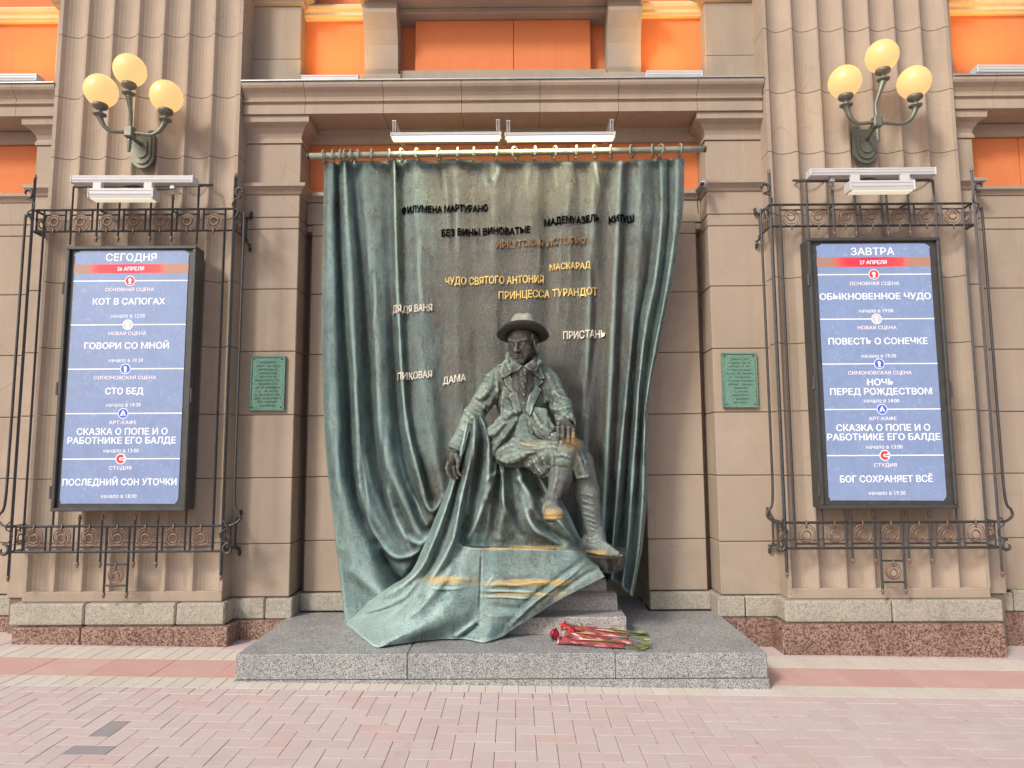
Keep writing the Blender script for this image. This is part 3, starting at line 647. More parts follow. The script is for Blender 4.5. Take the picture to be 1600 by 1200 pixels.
ccols += [
 [(1000,249,5.55),(998,350,5.55),(992,450,5.545),(984,560,5.53),(976,640,5.52),(970,700,5.50),(964,770,5.49),(958,840,5.48),(956,905,5.44)],
 [(1013,249,5.58),(1011,350,5.575),(1002,450,5.58),(990,530,5.60),(983,620,5.60),(977,700,5.58),(972,770,5.57),(965,840,5.56),(962,908,5.54)],
 [(1024,249,5.62),(1024,340,5.64),(1013,430,5.66),(997,500,5.67),(989,600,5.67),(983,690,5.66),(978,770,5.65),(972,840,5.62),(967,912,5.58)],
 [(1032,247,5.54),(1033,340,5.53),(1024,430,5.52),(1008,510,5.50),(998,600,5.49),(991,690,5.48),(986,770,5.47),(981,840,5.46),(972,915,5.44)],
 [(1041,248,5.56),(1041,340,5.56),(1031,430,5.56),(1014,520,5.56),(1003,600,5.56),(997,690,5.55),(992,770,5.54),(987,845,5.53),(977,922,5.50)],
 [(1047,248,5.62),(1046,340,5.62),(1036,430,5.63),(1018,530,5.63),(1007,610,5.63),(1001,690,5.62),(997,770,5.61),(991,850,5.58),(982,926,5.54)],
 [(1058,247,5.54),(1056,340,5.53),(1043,440,5.52),(1023,545,5.50),(1010,625,5.50),(1006,700,5.50),(1004,780,5.50),(997,860,5.48),(985,929,5.46)],
 [(1070,248,5.57),(1067,330,5.57),(1050,445,5.57),(1028,550,5.57),(1014,625,5.58),(1011,700,5.58),(1010,785,5.58),(1002,865,5.56),(988,932,5.52)]]
for c in ccols[3:14]: c[-1] = (c[-1][0]+4, c[-1][1]+4, 5.56); c[-2] = (c[-2][0], c[-2][1], c[-2][2]+0.05)
for k, c in enumerate(ccols):
    q = 0.80 if k < 14 else (0.62 if k >= 26 else 1.0); n_ = 8 if k < 14 else 9
    for r in range(n_): c[r] = (c[r][0], c[r][1], 5.58+(c[r][2]-5.58)*q)
G = loft(ccols, 190, 8)
rs = np.random.default_rng(31)
G = emboss(G, [([(x0, y0), (x0+rs.uniform(-5, 5), y0+L*.5), (x0+rs.uniform(-9, 9), y0+L)], rs.uniform(2.5, 7), rs.choice([-1, 1])*rs.uniform(.004, .011)) for x0, y0, L in [(rs.uniform(520, 1050), rs.uniform(250, 720), rs.uniform(50, 170)) for _ in range(64)]])
G = emboss(G, [([(588,850),(606,892),(630,914),(652,890),(668,852)], 9, -.10), ([(562,760),(582,822),(612,866),(645,866),(668,846)], 5, .05), ([(535,880),(570,905),(612,940)], 12, .035), ([(622,800),(640,838),(660,848),(680,826)], 5, .045), ([(637,753),(650,800),(663,826),(676,822),(690,795)], 6, -.06), ([(650,745),(664,785),(678,798),(692,775)], 4, .04), ([(600,747),(618,803),(646,866)], 5, .045), ([(585,850),(603,900),(628,921),(650,890)], 9, -.06),
  ([(606,740),(626,800),(650,850)], 5, -.03), ([(560,700),(572,790),(600,850)], 4, -.02), ([(570,700),(588,770),(612,820)], 4, .02), ([(613,660),(622,720),(640,780)], 4, -.025),
  ([(655,700),(668,760),(680,790)], 5, -.03), ([(646,690),(658,745),(668,790)], 4, .025), ([(990,600),(985,700),(975,800),(965,880)], 4, -.03), ([(1003,620),(998,720),(990,840)], 3, -.02),
  ([(520,840),(560,880),(600,930)], 12, .02), ([(700,260),(706,330),(704,420)], 4, -.012), ([(800,260),(795,330)], 4, .012), ([(765,255),(762,275),(768,290)], 4, -.02), ([(780,255),(777,272),(770,288)], 3, .016),
  ([(686,252),(690,300)], 3, -.014), ([(835,252),(828,300)], 4, -.012), ([(866,252),(870,300)], 4, .012), ([(900,252),(905,310)], 4, -.014), ([(930,252),(938,300)], 3, .014), ([(956,250),(950,300)], 4, -.014),
  ([(640,300),(646,400),(652,500)], 5, -.014), ([(760,300),(756,420)], 8, -.012), ([(850,300),(856,440),(850,560)], 8, -.014), ([(900,330),(905,480),(895,600)], 8, .014), ([(925,380),(930,500),(918,640)], 6, -.02)])
o, CG = grid_mesh('hanging_cloth', G, 'bronze_curtain', mon, 0.014, 0.0045, 3)
def surf_y(G, x, z):
    """front-surface y of the cloth at (x, z), nearest sample blend"""
    P = G.reshape(-1, 3); d = (P[:, 0]-x)**2+(P[:, 2]-z)**2; k = np.argsort(d)[:4]; w = 1/(d[k]+1e-5); return float((P[k, 1]*w).sum()/w.sum())

# stencilled play titles: solid letters in place of cut-through holes, following the cloth
CGs = CG[80:215, :120]      # the flat middle of the cloth
TEXTS = [('ФИЛУМЕНА МАРТУРАНО', 626, 762, 326, 320, 12, 'let_dark'), ('МАДЕМУАЗЕЛЬ', 851, 937, 344, 336, 12, 'let_dark'), ('КИТУШ', 952, 991, 342, 336, 12, 'let_dark'),
         ('БЕЗ ВИНЫ ВИНОВАТЫЕ', 689, 829, 362, 354, 12, 'let_dark'), ('ИРКУТСКАЯ ИСТОРИЯ', 775, 915, 381, 370, 12, 'let_brown'), ('МАСКАРАД', 859, 923, 416, 410, 11, 'let_gold'),
         ('ЧУДО СВЯТОГО АНТОНИЯ', 695, 850, 438, 432, 13, 'let_gold'), ('ПРИНЦЕССА ТУРАНДОТ', 779, 934, 460, 449, 13, 'let_gold'), ('ДЯДЯ ВАНЯ', 613, 675, 483, 477, 12, 'let_cream'),
         ('ПРИСТАНЬ', 880, 947, 523, 517, 13, 'let_cream'), ('ПИКОВАЯ', 621, 675, 588, 581, 12, 'let_cream'), ('ДАМА', 691, 728, 594, 585, 12, 'let_cream')]
tcache = {}
flatG = CG[:, :140].reshape(-1, 3)
for body, xa, xb, ya, yb, hpx, mat in TEXTS:
    a, b = at(xa, ya+hpx/2, 5.56), at(xb, yb+hpx/2, 5.56); h = hpx/1060*5.7*0.92; yb = ya+(yb-ya)*0.6; b = at(xb, yb+hpx/2, 5.56)
    v, fs = text_mesh(body, bold=0.026, fit=(b-a).length, height=h)
    # narrow the strokes into a stencil look: refine then drape on the cloth
    out = []
    sel = flatG[(flatG[:, 0] > a.x-0.15) & (flatG[:, 0] < b.x+0.15) & (flatG[:, 2] > min(a.z, b.z)-0.15) & (flatG[:, 2] < max(a.z, b.z)+0.25)]
    Nc = {}
    for q in v:
        f = q[0]/(b-a).length+0.5; x = a.x+(b.x-a.x)*f; z = a.z+(b.z-a.z)*f+q[1]
        d = (sel[:, 0]-x)**2+(sel[:, 2]-z)**2; k = d < max(.019**2, d.min()*1.5)
        out.append((x, float(sel[k, 1].min())-0.006-q[2]*4, z))
    front = out; back = [(p[0], p[1]+0.014, p[2]) for p in out]
    from collections import Counter
    ec = Counter(); dire = {}
    for f in fs:
        for p, q in zip(f, f[1:]+f[:1]): ec[frozenset((p, q))] += 1; dire[frozenset((p, q))] = (p, q)
    nF = len(front); F = list(fs)+[[dire[e][1], dire[e][0], nF+dire[e][0], nF+dire[e][1]] for e, c in ec.items() if c == 1]
    o = mk('title_lettering', front+back, F, mat, mon)

# cloth thrown forward over the seat and down to the plinth
cols = [
 [(738,637,5.26),(724,682,5.26),(708,735,5.27),(690,785,5.28),(668,838,5.29),(642,893,5.30),(596,925,5.30),fl(540,966)],
 [(736,634,5.17),(727,682,5.13),(714,735,5.13),(700,785,5.13),(680,838,5.13),(655,890,5.12),(614,925,5.15),fl(538,969)],
 [(740,636,5.20),(732,682,5.20),(720,735,5.22),(708,788,5.22),(692,842,5.20),(668,893,5.18),(630,935,5.12),fl(539,974)],
 [(742,633,5.12),(738,682,5.06),(730,735,5.07),(719,788,5.08),(706,845,5.08),(683,890,5.06),(648,940,5.02),fl(552,984)],
 [(745,634,5.11),(746,682,5.07),(738,735,5.10),(728,788,5.12),(714,848,5.12),(696,896,5.08),(660,952,4.98),fl(570,999)],
 [(748,636,5.16),(752,682,5.15),(745,735,5.18),(737,790,5.19),(722,853,5.17),(704,903,5.08),(672,958,4.98),fl(588,1010)],
 [(751,638,5.13),(761,682,5.08),(762,730,5.10),(752,795,5.13),(735,856,5.14),(718,908,5.05),(688,962,4.96),fl(615,1008)],
 [(753,642,5.15),(768,686,5.12),(775,728,5.14),(764,800,5.15),(752,857,5.16),(740,908,5.08),(722,962,5.02),fl(672,1000)],
 [(760,660,5.24),(775,700,5.22),(779,735,5.22),(774,800,5.21),(765,857,5.18),(757,908,5.10),(742,960,5.06),fl(722,998)],
 [(780,712,5.22),(783,725,5.17),(786,745,5.12),(786,800,5.13),(784,857,5.17),(778,908,5.10),(768,955,5.06),fl(756,1002)],
 [(795,718,5.26),(796,735,5.24),(800,765,5.22),(806,810,5.20),(812,858,5.19),(810,905,5.12),(800,950,5.08),(784,994,5.08)],
 [(806,718,5.22),(812,738,5.15),(824,770,5.13),(836,815,5.13),(846,859,5.18),(842,900,5.12),(832,938,5.08),(812,976,5.09)],
 [(818,720,5.28),(830,745,5.26),(845,780,5.26),(860,822,5.24),(872,860,5.20),(870,895,5.13),(860,928,5.09),(838,960,5.10)],
 [(830,722,5.27),(846,750,5.21),(862,785,5.20),(880,826,5.19),(896,862,5.19),(894,888,5.14),(886,912,5.11),(868,941,5.11)],
 [(842,728,5.34),(860,762,5.32),(878,798,5.30),(896,835,5.26),(911,863,5.21),(914,882,5.16),(912,902,5.13),(903,922,5.12)],
 [(852,735,5.40),(870,770,5.37),(888,803,5.34),(905,838,5.29),(921,864,5.23),(931,879,5.18),(938,890,5.16),(945,901,5.15)]]
for ci, c in enumerate(cols[:9]): c[0] = (740.5+ci*0.5, 629+ci*0.6, 5.235-0.02*(ci % 2))
for ci, c in enumerate(cols):      # the cloth lies on a ledge just above the sharp crease
    a, b = c[3], c[4]
    if ci >= 5: c.insert(4, (b[0]+(a[0]-b[0])*0.12, b[1]-5, b[2]+0.065)); c[5] = (b[0], b[1], b[2]-0.015)
    else: c.insert(4, tuple((a[k]+2*b[k])/3 for k in range(3)))
G = loft(cols, 200, 11, breaks=5)
G = emboss(G, [(p_, w_*1.3 if w_ >= 3 else w_, a_*0.78) for p_, w_, a_ in [([(774,740),(765,767),(754,796),(734,834),(727,846)], 4, .04), ([(762,775),(756,800),(753,845)], 5, -.04), ([(783,753),(788,785),(801,814),(813,839)], 4, .03), ([(792,775),(806,814),(824,848)], 5, -.035),
  ([(801,738),(824,765),(846,792)], 4, .035), ([(812,742),(832,764),(852,785)], 7, -.06), ([(815,778),(833,823),(858,839),(882,853)], 4, .04), ([(822,792),(840,816),(866,834),(893,852)], 5, -.05),
  ([(851,796),(873,814),(891,832),(907,855)], 4, .035), ([(733,740),(728,785),(723,830),(714,848)], 4, -.05), ([(742,650),(741,740),(734,780),(728,820)], 3, .025), ([(737,640),(720,753),(712,840)], 4, .03),
  ([(750,690),(746,740),(737,787),(720,847)], 4, -.035), ([(761,690),(763,740),(752,790),(742,840)], 4, .02), ([(772,690),(776,725)], 4, -.03), ([(710,843),(653,907),(620,940),(542,962)], 4, .035),
  ([(716,858),(680,905),(640,945),(600,972)], 4, -.035), ([(700,850),(665,893),(625,925)], 4, -.04), ([(597,980),(600,1006)], 3, .02), ([(606,978),(650,955),(690,912),(722,866)], 4, .02), ([(707,997),(725,983),(744,969)], 2.5, .03), ([(716,1000),(740,984),(750,972)], 3, -.03),
  ([(752,862),(750,905),(748,968)], 1.6, -.014), ([(756,919),(779,911),(806,913),(838,909),(870,912)], 3, .024), ([(779,906),(806,906),(838,903)], 4, -.015), ([(754,923),(792,923),(840,925)], 2, .014), ([(754,932),(790,932),(836,936)], 2, .015), ([(754,928),(836,930)], 2, -.012),
  ([(668,916),(690,919),(728,918)], 2.5, .018), ([(690,908),(715,903),(740,906)], 3, .014), ([(757,918),(765,908),(772,900)], 2, .014), ([(756,945),(800,950),(826,952)], 4, -.014), ([(756,960),(810,962)], 4, .012),
  ([(925,870),(884,904),(843,934),(817,957),(790,985)], 3, .03), ([(916,872),(875,903),(835,932),(808,955)], 4, -.028), ([(940,885),(905,905),(865,935)], 3, -.02), ([(715,690),(704,740),(690,790),(672,830)], 4, .02), ([(718,720),(708,765),(696,805)], 4, -.03),
  ([(770,700),(772,722),(768,745)], 3, -.03), ([(783,735),(770,742),(758,752)], 3, .02), ([(700,1002),(760,1003),(800,985)], 3, .02), ([(560,970),(600,955),(640,935)], 4, -.02), ([(780,800),(778,850)], 5, .014)]])
o, DG = grid_mesh('draped_cloth', G, 'bronze_drape', mon, 0.016, 0.006, 5)
# folded corner of the cloth lying over the hem, and the dark block of cloth under the boot
cols = [[(908,866,5.26),(911,872,5.27),(917,880,5.28),(926,889,5.30)], [(922,868,5.12),(926,875,5.14),(933,884,5.18),(940,893,5.22)], [(942,870,5.03),(944,878,5.06),(948,888,5.11),(951,896,5.17)],
        [(964,870,5.02),(965,877,5.05),(965,887,5.10),(962,895,5.17)], [(972,868,5.12),(973,876,5.15),(972,886,5.20),(968,893,5.26)], [(978,866,5.34),(978,874,5.36),(977,883,5.38),(974,890,5.41)]]
grid_mesh('foot_block', emboss(loft(cols, 24, 6), [([(950,872),(955,884),(952,896)], 3, -.03), ([(930,872),(938,884),(944,894)], 3, -.02), ([(968,872),(966,884)], 2, .02)]), 'bronze_dark', mon, 0.012, 0.006, 8)
cols = [[(908,866,5.26),(922,868,5.12),(942,870,5.03),(964,870,5.02),(972,868,5.12),(978,866,5.34)], [(900,852,5.45),(915,852,5.45),(935,853,5.45),(955,854,5.45),(968,855,5.45),(980,856,5.45)]]
grid_mesh('foot_block', loft(cols, 20, 6), 'bronze_dark', mon, 0.012, 0.003, 9)
# curtain rod and its rings
rodt = thing('curtain_rod', 'round bronze curtain rod with hook rings along the top of the curtain', 'curtain rod')
ra, rb = at(483, 244, 5.52), at(1100, 233, 5.52)
tube('rod', [ra.lerp(rb, k/12) for k in range(13)], 0.026, 'rod', rodt, 16)
for e, d in ((ra, -1), (rb, 1)): lathe('rod_end', [(0.0, 0.012), (0.022, 0.012), (0.028, 0.006), (0.028, -0.01), (0.02, -0.012)], e+Vector((d*0.006, 0, 0)), 'rod', rodt, 16, axis=(d, 0, 0))
RX = [506, 520, 532, 541, 549, 557, 580, 607, 628, 652, 686, 715, 740, 775, 805, 835, 866, 900, 930, 955, 988, 1020, 1031, 1062]
for i, px in enumerate(RX):
    f = (px-483)/(1100-483); c = ra.lerp(rb, f); th = random.uniform(-0.55, 0.55) if i not in (1, 2) else 0.1
    pts = []
    for k in range(15):
        a = math.radians(-60+300*k/14); r = 0.050
        yy, zz = math.cos(a)*r, math.sin(a)*r
        pts.append(c+Vector((yy*math.sin(th)+0.004*math.sin(a*.5), -yy*math.cos(th)*1.0, zz-0.004)))
    vs, fs = join_geo([tube_geo(pts, 0.0075, 7), lathe_geo([(0, 0.014), (0.012, 0.010), (0.014, 0), (0.01, -0.012), (0, -0.014)], (c.x, c.y+0.012, c.z-0.055), 10)])
    mk('ring', vs, fs, 'rod', rodt, True)

# ------------------------------------------------------------------ seated bronze man, modelled as blended solids
class Field:
    def __init__(s, lo, hi, h):
        s.h = h; s.lo = np.array(lo, float); s.n = np.ceil((np.array(hi)-s.lo)/h).astype(int)+1
        s.a = np.full(s.n, 0.25, np.float32)
    def box(s, lo, hi):
        i0 = np.clip(np.floor((np.array(lo)-s.lo)/s.h).astype(int), 0, s.n-1); i1 = np.clip(np.ceil((np.array(hi)-s.lo)/s.h).astype(int)+1, 1, s.n)
        if np.any(i1 <= i0): return None
        ax = [s.lo[k]+s.h*np.arange(i0[k], i1[k]) for k in range(3)]
        X, Y, Z = np.meshgrid(*[a.astype(np.float32) for a in ax], indexing='ij')
        return tuple(slice(i0[k], i1[k]) for k in range(3)), X, Y, Z
    def put(s, sl, d, k, op):
        a = s.a[sl]
        if op == '+':
            if k > 0: h = np.clip(0.5+0.5*(a-d)/k, 0, 1); s.a[sl] = a+(d-a)*h-k*h*(1-h)
            else: s.a[sl] = np.minimum(a, d)
        elif op == '-':
            d = -d
            if k > 0: h = np.clip(0.5-0.5*(a-d)/k, 0, 1); s.a[sl] = a+(d-a)*h+k*h*(1-h)
            else: s.a[sl] = np.maximum(a, d)
    def cap(s, a, b, ra, rb, k=0.02, op='+', wr=None, flat=None):
        """tapered capsule; wr=(amp, freq, t0, t1): cloth wrinkles round it"""
        a, b = np.array(a, float), np.array(b, float); R = max(ra, rb)+k+0.03
        g = s.box(np.minimum(a, b)-R, np.maximum(a, b)+R)
        if g is None: return
        sl, X, Y, Z = g; ab = b-a; L2 = ab @ ab
        px, py, pz = X-a[0], Y-a[1], Z-a[2]
        t = np.clip((px*ab[0]+py*ab[1]+pz*ab[2])/L2, 0, 1)
        qx, qy, qz = px-t*ab[0], py-t*ab[1], pz-t*ab[2]
        d = np.sqrt(qx*qx+qy*qy+qz*qz)-(ra+(rb-ra)*t)
        if wr:
            amp, fr, t0, t1, tw = wr
            w = np.clip((t-t0)/0.15, 0, 1)*np.clip((t1-t)/0.15, 0, 1)
            ph = tw*(qx*1.0+qz*0.7+qy*0.4)*30
            d = d+amp*w*(np.sin(t*fr*6.283+ph)+0.5*np.sin(t*fr*10.1+1.3-ph*1.7))
        s.put(sl, d, k, op)
    def chain(s, pts, rs, k=0.02, op='+', wr=None):
        for i in range(len(pts)-1): s.cap(pts[i], pts[i+1], rs[i], rs[i+1], k, op, wr)
    def ell(s, c, r, k=0.02, op='+', rot=None):
        c = np.array(c, float); r = np.array(r, float); R = max(r)+k+0.02
        g = s.box(c-R, c+R)
        if g is None: return
        sl, X, Y, Z = g; P = np.stack([X-c[0], Y-c[1], Z-c[2]], -1)
        if rot is not None: P = P @ np.array(rot, dtype=np.float32)       # columns = local axes
        k0 = np.sqrt(((P/r)**2).sum(-1)); k1 = np.sqrt(((P/(r*r))**2).sum(-1))+1e-6
        s.put(sl, (k0*(k0-1)/k1).astype(np.float32), k, op)
    def poly(s, pts, y0, y1, k=0.0, op='+', shell=None, rnd=0.0):
        """prism over polygon pts [(x,z)] for y in y0..y1; shell=(array, lo, hi): keep only where shell field is in range"""
        P = np.array(pts, float); lo = (P[:, 0].min()-.03, y0-.01, P[:, 1].min()-.03); hi = (P[:, 0].max()+.03, y1+.01, P[:, 1].max()+.03)
        g = s.box(lo, hi)
        if g is None: return
        sl, X, Y, Z = g; x, z = X[:, 0, :], Z[:, 0, :]
        d = np.full(x.shape, 1e9); sg = np.ones(x.shape)
        for i in range(len(P)):
            a, b = P[i], P[i-1]; e = b-a; wx, wz = x-a[0], z-a[1]
            t = np.clip((wx*e[0]+wz*e[1])/(e @ e), 0, 1); d = np.minimum(d, (wx-t*e[0])**2+(wz-t*e[1])**2)
            c1 = z >= a[1]; c2 = z < b[1]; c3 = e[0]*wz > e[1]*wx
            f = (c1 & c2 & c3) | (~c1 & ~c2 & ~c3); sg = np.where(f, -sg, sg)
        d = (np.sqrt(d)*sg-rnd)[:, None, :]
        d = np.maximum(d, np.maximum(y0-Y, Y-y1))
        if shell is not None: ref, a0 = shell; d = np.maximum(d, ref[sl]-a0)
        s.put(sl, d.astype(np.float32), k, op)
    def hit(s, px, py, Y0=4.5, Y1=5.7):
        a, b = np.array(at(px, py, Y0)), np.array(at(px, py, Y1)); n = int((Y1-Y0)/0.003)
        P = a+(b-a)*np.linspace(0, 1, n)[:, None]; I = np.round((P-s.lo)/s.h).astype(int); ok = ((I >= 0) & (I < s.n)).all(1)
        v = np.full(n, 1.0); v[ok] = s.a[I[ok, 0], I[ok, 1], I[ok, 2]]; w = np.where(v < 0.002)[0]
        return P[w[0]] if len(w) else None
    def stroke(s, pts, r, op='+', push=0.4, k=None):
        """a cord of radius r laid on the surface along photo pixels (+) or pressed into it (-)"""
        pts = catmull([(float(x), float(y)) for x, y in pts], max(2, len(pts)*2-1)) if len(pts) > 2 else np.array(pts, float)
        Q = [s.hit(*p) for p in pts]; Q = [q for q in Q if q is not None]
        if len(Q) < 2: return
        sg = 1 if op == '+' else -1
        Q = [q+np.array((0, r*push*sg, 0)) for q in Q]; n = len(Q)
        for i in range(n-1):
            if np.linalg.norm(Q[i+1]-Q[i]) > 0.16: continue
            f0 = 1-0.45*abs(2*i/(n-1)-1)**2; f1 = 1-0.45*abs(2*(i+1)/(n-1)-1)**2
            s.cap(Q[i], Q[i+1], r*f0, r*f1, (k if k is not None else r*1.1), op)
    def mesh(s, name, mat, parent, amp=0.0, seed=0, smooth=1):
        a = s.a; ins = a < 0
        h = s.h; nx, ny, nz = a.shape
        c = ins.astype(np.int8); cs = c[:-1, :-1, :-1].copy()
        for dx in (0, 1):
            for dy in (0, 1):
                for dz in (0, 1):
                    if dx or dy or dz: cs += c[dx:nx-1+dx, dy:ny-1+dy, dz:nz-1+dz]
        act = (cs > 0) & (cs < 8); idx = np.full(act.shape, -1, np.int64); I = np.argwhere(act); idx[act] = np.arange(len(I))
        acc = np.zeros((len(I), 3)); cnt = np.zeros(len(I))
        corner = [(i, j, k) for i in (0, 1) for j in (0, 1) for k in (0, 1)]
        val = {q: a[I[:, 0]+q[0], I[:, 1]+q[1], I[:, 2]+q[2]] for q in corner}
        for p in corner:
            for ax in range(3):
                if p[ax] == 0:
                    q = list(p); q[ax] = 1; q = tuple(q); va, vb = val[p], val[q]; m = (va < 0) != (vb < 0)
                    t = np.where(m, va/(va-vb+1e-12), 0)
                    pos = np.array(p, float)[None, :].repeat(len(I), 0); pos[:, ax] += t
                    acc[m] += pos[m]; cnt[m] += 1
        V = s.lo+(I+acc/cnt[:, None])*h
        F = []
        for ax in range(3):
            u, v = [(1, 2), (2, 0), (0, 1)][ax]
            sl0 = [slice(None)]*3; sl1 = [slice(None)]*3; sl0[ax] = slice(0, -1); sl1[ax] = slice(1, None)
            m = ins[tuple(sl0)] != ins[tuple(sl1)]; E = np.argwhere(m); E = E[(E[:, u] > 0) & (E[:, v] > 0) & (E[:, u] < a.shape[u]-1) & (E[:, v] < a.shape[v]-1)]
            q = []
            for du, dv in ((0, 0), (1, 0), (1, 1), (0, 1)):
                e = E.copy(); e[:, u] -= du; e[:, v] -= dv; q.append(idx[e[:, 0], e[:, 1], e[:, 2]])
            q = np.stack(q, 1); flip = ins[E[:, 0], E[:, 1], E[:, 2]]; q[~flip] = q[~flip][:, ::-1]; F.append(q)
        F = np.vstack(F); F = F[(F >= 0).all(1)]
        me = bpy.data.meshes.new(name)
        for _ in range(smooth):       # light relaxation
            A = np.zeros_like(V); n = np.zeros(len(V))
            for i in range(4):
                j = (i+1) % 4; np.add.at(A, F[:, i], V[F[:, j]]); np.add.at(n, F[:, i], 1); np.add.at(A, F[:, j], V[F[:, i]]); np.add.at(n, F[:, j], 1)
            V = V*0.6+0.4*A/np.maximum(n, 1)[:, None]
        if amp:
            e1 = V[F[:, 2]]-V[F[:, 0]]; e2 = V[F[:, 3]]-V[F[:, 1]]; fn = np.cross(e1, e2); N = np.zeros_like(V)
            for i in range(4): np.add.at(N, F[:, i], fn)
            N /= np.linalg.norm(N, axis=1, keepdims=True)+1e-9; V = V+N*lump(V, amp, seed, 1.3)[:, None]
        me.from_pydata(V.tolist(), [], F.tolist()); me.update(); me.shade_smooth()
        return link_mesh(name, me, mat, parent)
def pt(px, py, Y): return np.array(at(px, py, Y))
def xz(px, py, Y=5.15): p = at(px, py, Y); return (p.x, p.z)
def polyxz(pts, Y=5.15): return [xz(a, b, Y) for a, b in pts]
man = thing('seated_man_statue', 'bronze statue of a seated man in hat and open coat, legs crossed, looking down', 'statue')
H = 0.0068
shR, shL = pt(773, 598, 5.33), pt(857, 597, 5.31)
elR, wrR = pt(740, 650, 5.25), pt(717, 695, 5.20)
elL, wrL = pt(878, 637, 5.24), pt(884, 659, 5.05)
hipR, hipL = pt(800, 700, 5.38), pt(846, 700, 5.38)
knR, anR = pt(884, 704, 4.98), pt(863, 783, 4.90)
knL, anL = pt(908, 722, 5.08), pt(930, 835, 5.12)
chest, neck = pt(816, 622, 5.34), pt(816, 580, 5.30)
# ---- coat
ct = Field(pt(690, 780, 5.5)-(.05, .75, .05), pt(950, 560, 5.5)+(.1, .12, .15), H)
ct.ell(pt(816, 618, 5.36), (0.22, 0.165, 0.25), 0.03); ct.ell(pt(818, 665, 5.37), (0.19, 0.17, 0.22), 0.04)
ct.chain([shR, pt(790, 586, 5.33), pt(843, 585, 5.32), shL], [0.080, 0.085, 0.085, 0.078], 0.06)
ct.cap(shR, elR, 0.092, 0.080, 0.03, wr=(0.003, 3, 0.45, 1.1, 0.2)); ct.cap(elR, wrR+(wrR-elR)*0.02, 0.081, 0.066, 0.025, wr=(0.003, 3, -0.1, 0.5, 0.2))
ct.cap(shL, elL, 0.088, 0.078, 0.03, wr=(0.003, 3, 0.4, 1.1, -0.2)); ct.cap(elL, wrL, 0.078, 0.068, 0.03)
ct.cap(wrR-(wrR-elR)*0.10, wrR+(wrR-elR)*0.03, 0.073, 0.075, 0.006); ct.cap(wrL-(wrL-elL)*0.12, wrL+(wrL-elL)*0.05, 0.072, 0.074, 0.006)
ct.cap(wrR+(wrR-elR)*0.04, wrR+(wrR-elR)*0.4, 0.053, 0.058, 0.005, '-'); ct.cap(wrL+(wrL-elL)*0.08, wrL+(wrL-elL)*0.6, 0.054, 0.058, 0.005, '-')
ct.chain([pt(795,655,5.20), pt(780,680,5.16), pt(770,706,5.16)], [0.075, 0.06, 0.045], 0.05)
ct.chain([pt(790,655,5.18), pt(768,674,5.16), pt(760,686,5.20)], [0.04, 0.035, 0.03], 0.03)
ct.chain([pt(838,650,5.17), pt(846,672,5.10), pt(866,686,5.04)], [0.07, 0.055, 0.042], 0.04)
ct.chain([pt(850,645,5.15), pt(858,668,5.10), pt(874,682,5.05)], [0.035, 0.03, 0.024], 0.025)
base = ct.a.copy()
ct.poly(polyxz([(801,566),(834,566),(830,598),(823,626),(819,641),(812,636),(806,608)]), 4.6, 5.28, 0.004, '-')
ct.poly(polyxz([(815,640),(821,640),(827,660),(838,684),(850,697),(850,712),(775,712),(795,682),(806,660)]), 4.6, 5.28, 0.006, '-')
def leaf(pts, t): ct.poly(polyxz(pts), 4.7, 5.40, 0.004, '+', (base, t), 0.002)
leaf([(796,585),(804,600),(810,625),(815,641),(807,647),(799,628),(795,618),(801,612),(790,600),(787,590)], 0.020)
leaf([(834,585),(829,606),(822,641),(828,650),(839,622),(846,608),(840,602),(849,596),(843,586)], 0.020)
leaf([(796,552),(786,562),(781,580),(784,589),(791,587),(801,579),(797,566)], 0.032)
leaf([(835,552),(842,560),(846,577),(851,590),(845,591),(836,584),(830,576),(832,562)], 0.032)
ct.chain([pt(798,577,5.15), pt(792,566,5.19), pt(795,555,5.28), pt(806,550,5.38), pt(830,550,5.38), pt(840,555,5.28), pt(842,566,5.19), pt(836,577,5.14)], [.014, .020, .024, .024, .024, .024, .020, .014], 0.014)
V_, R_ = '-', '+'
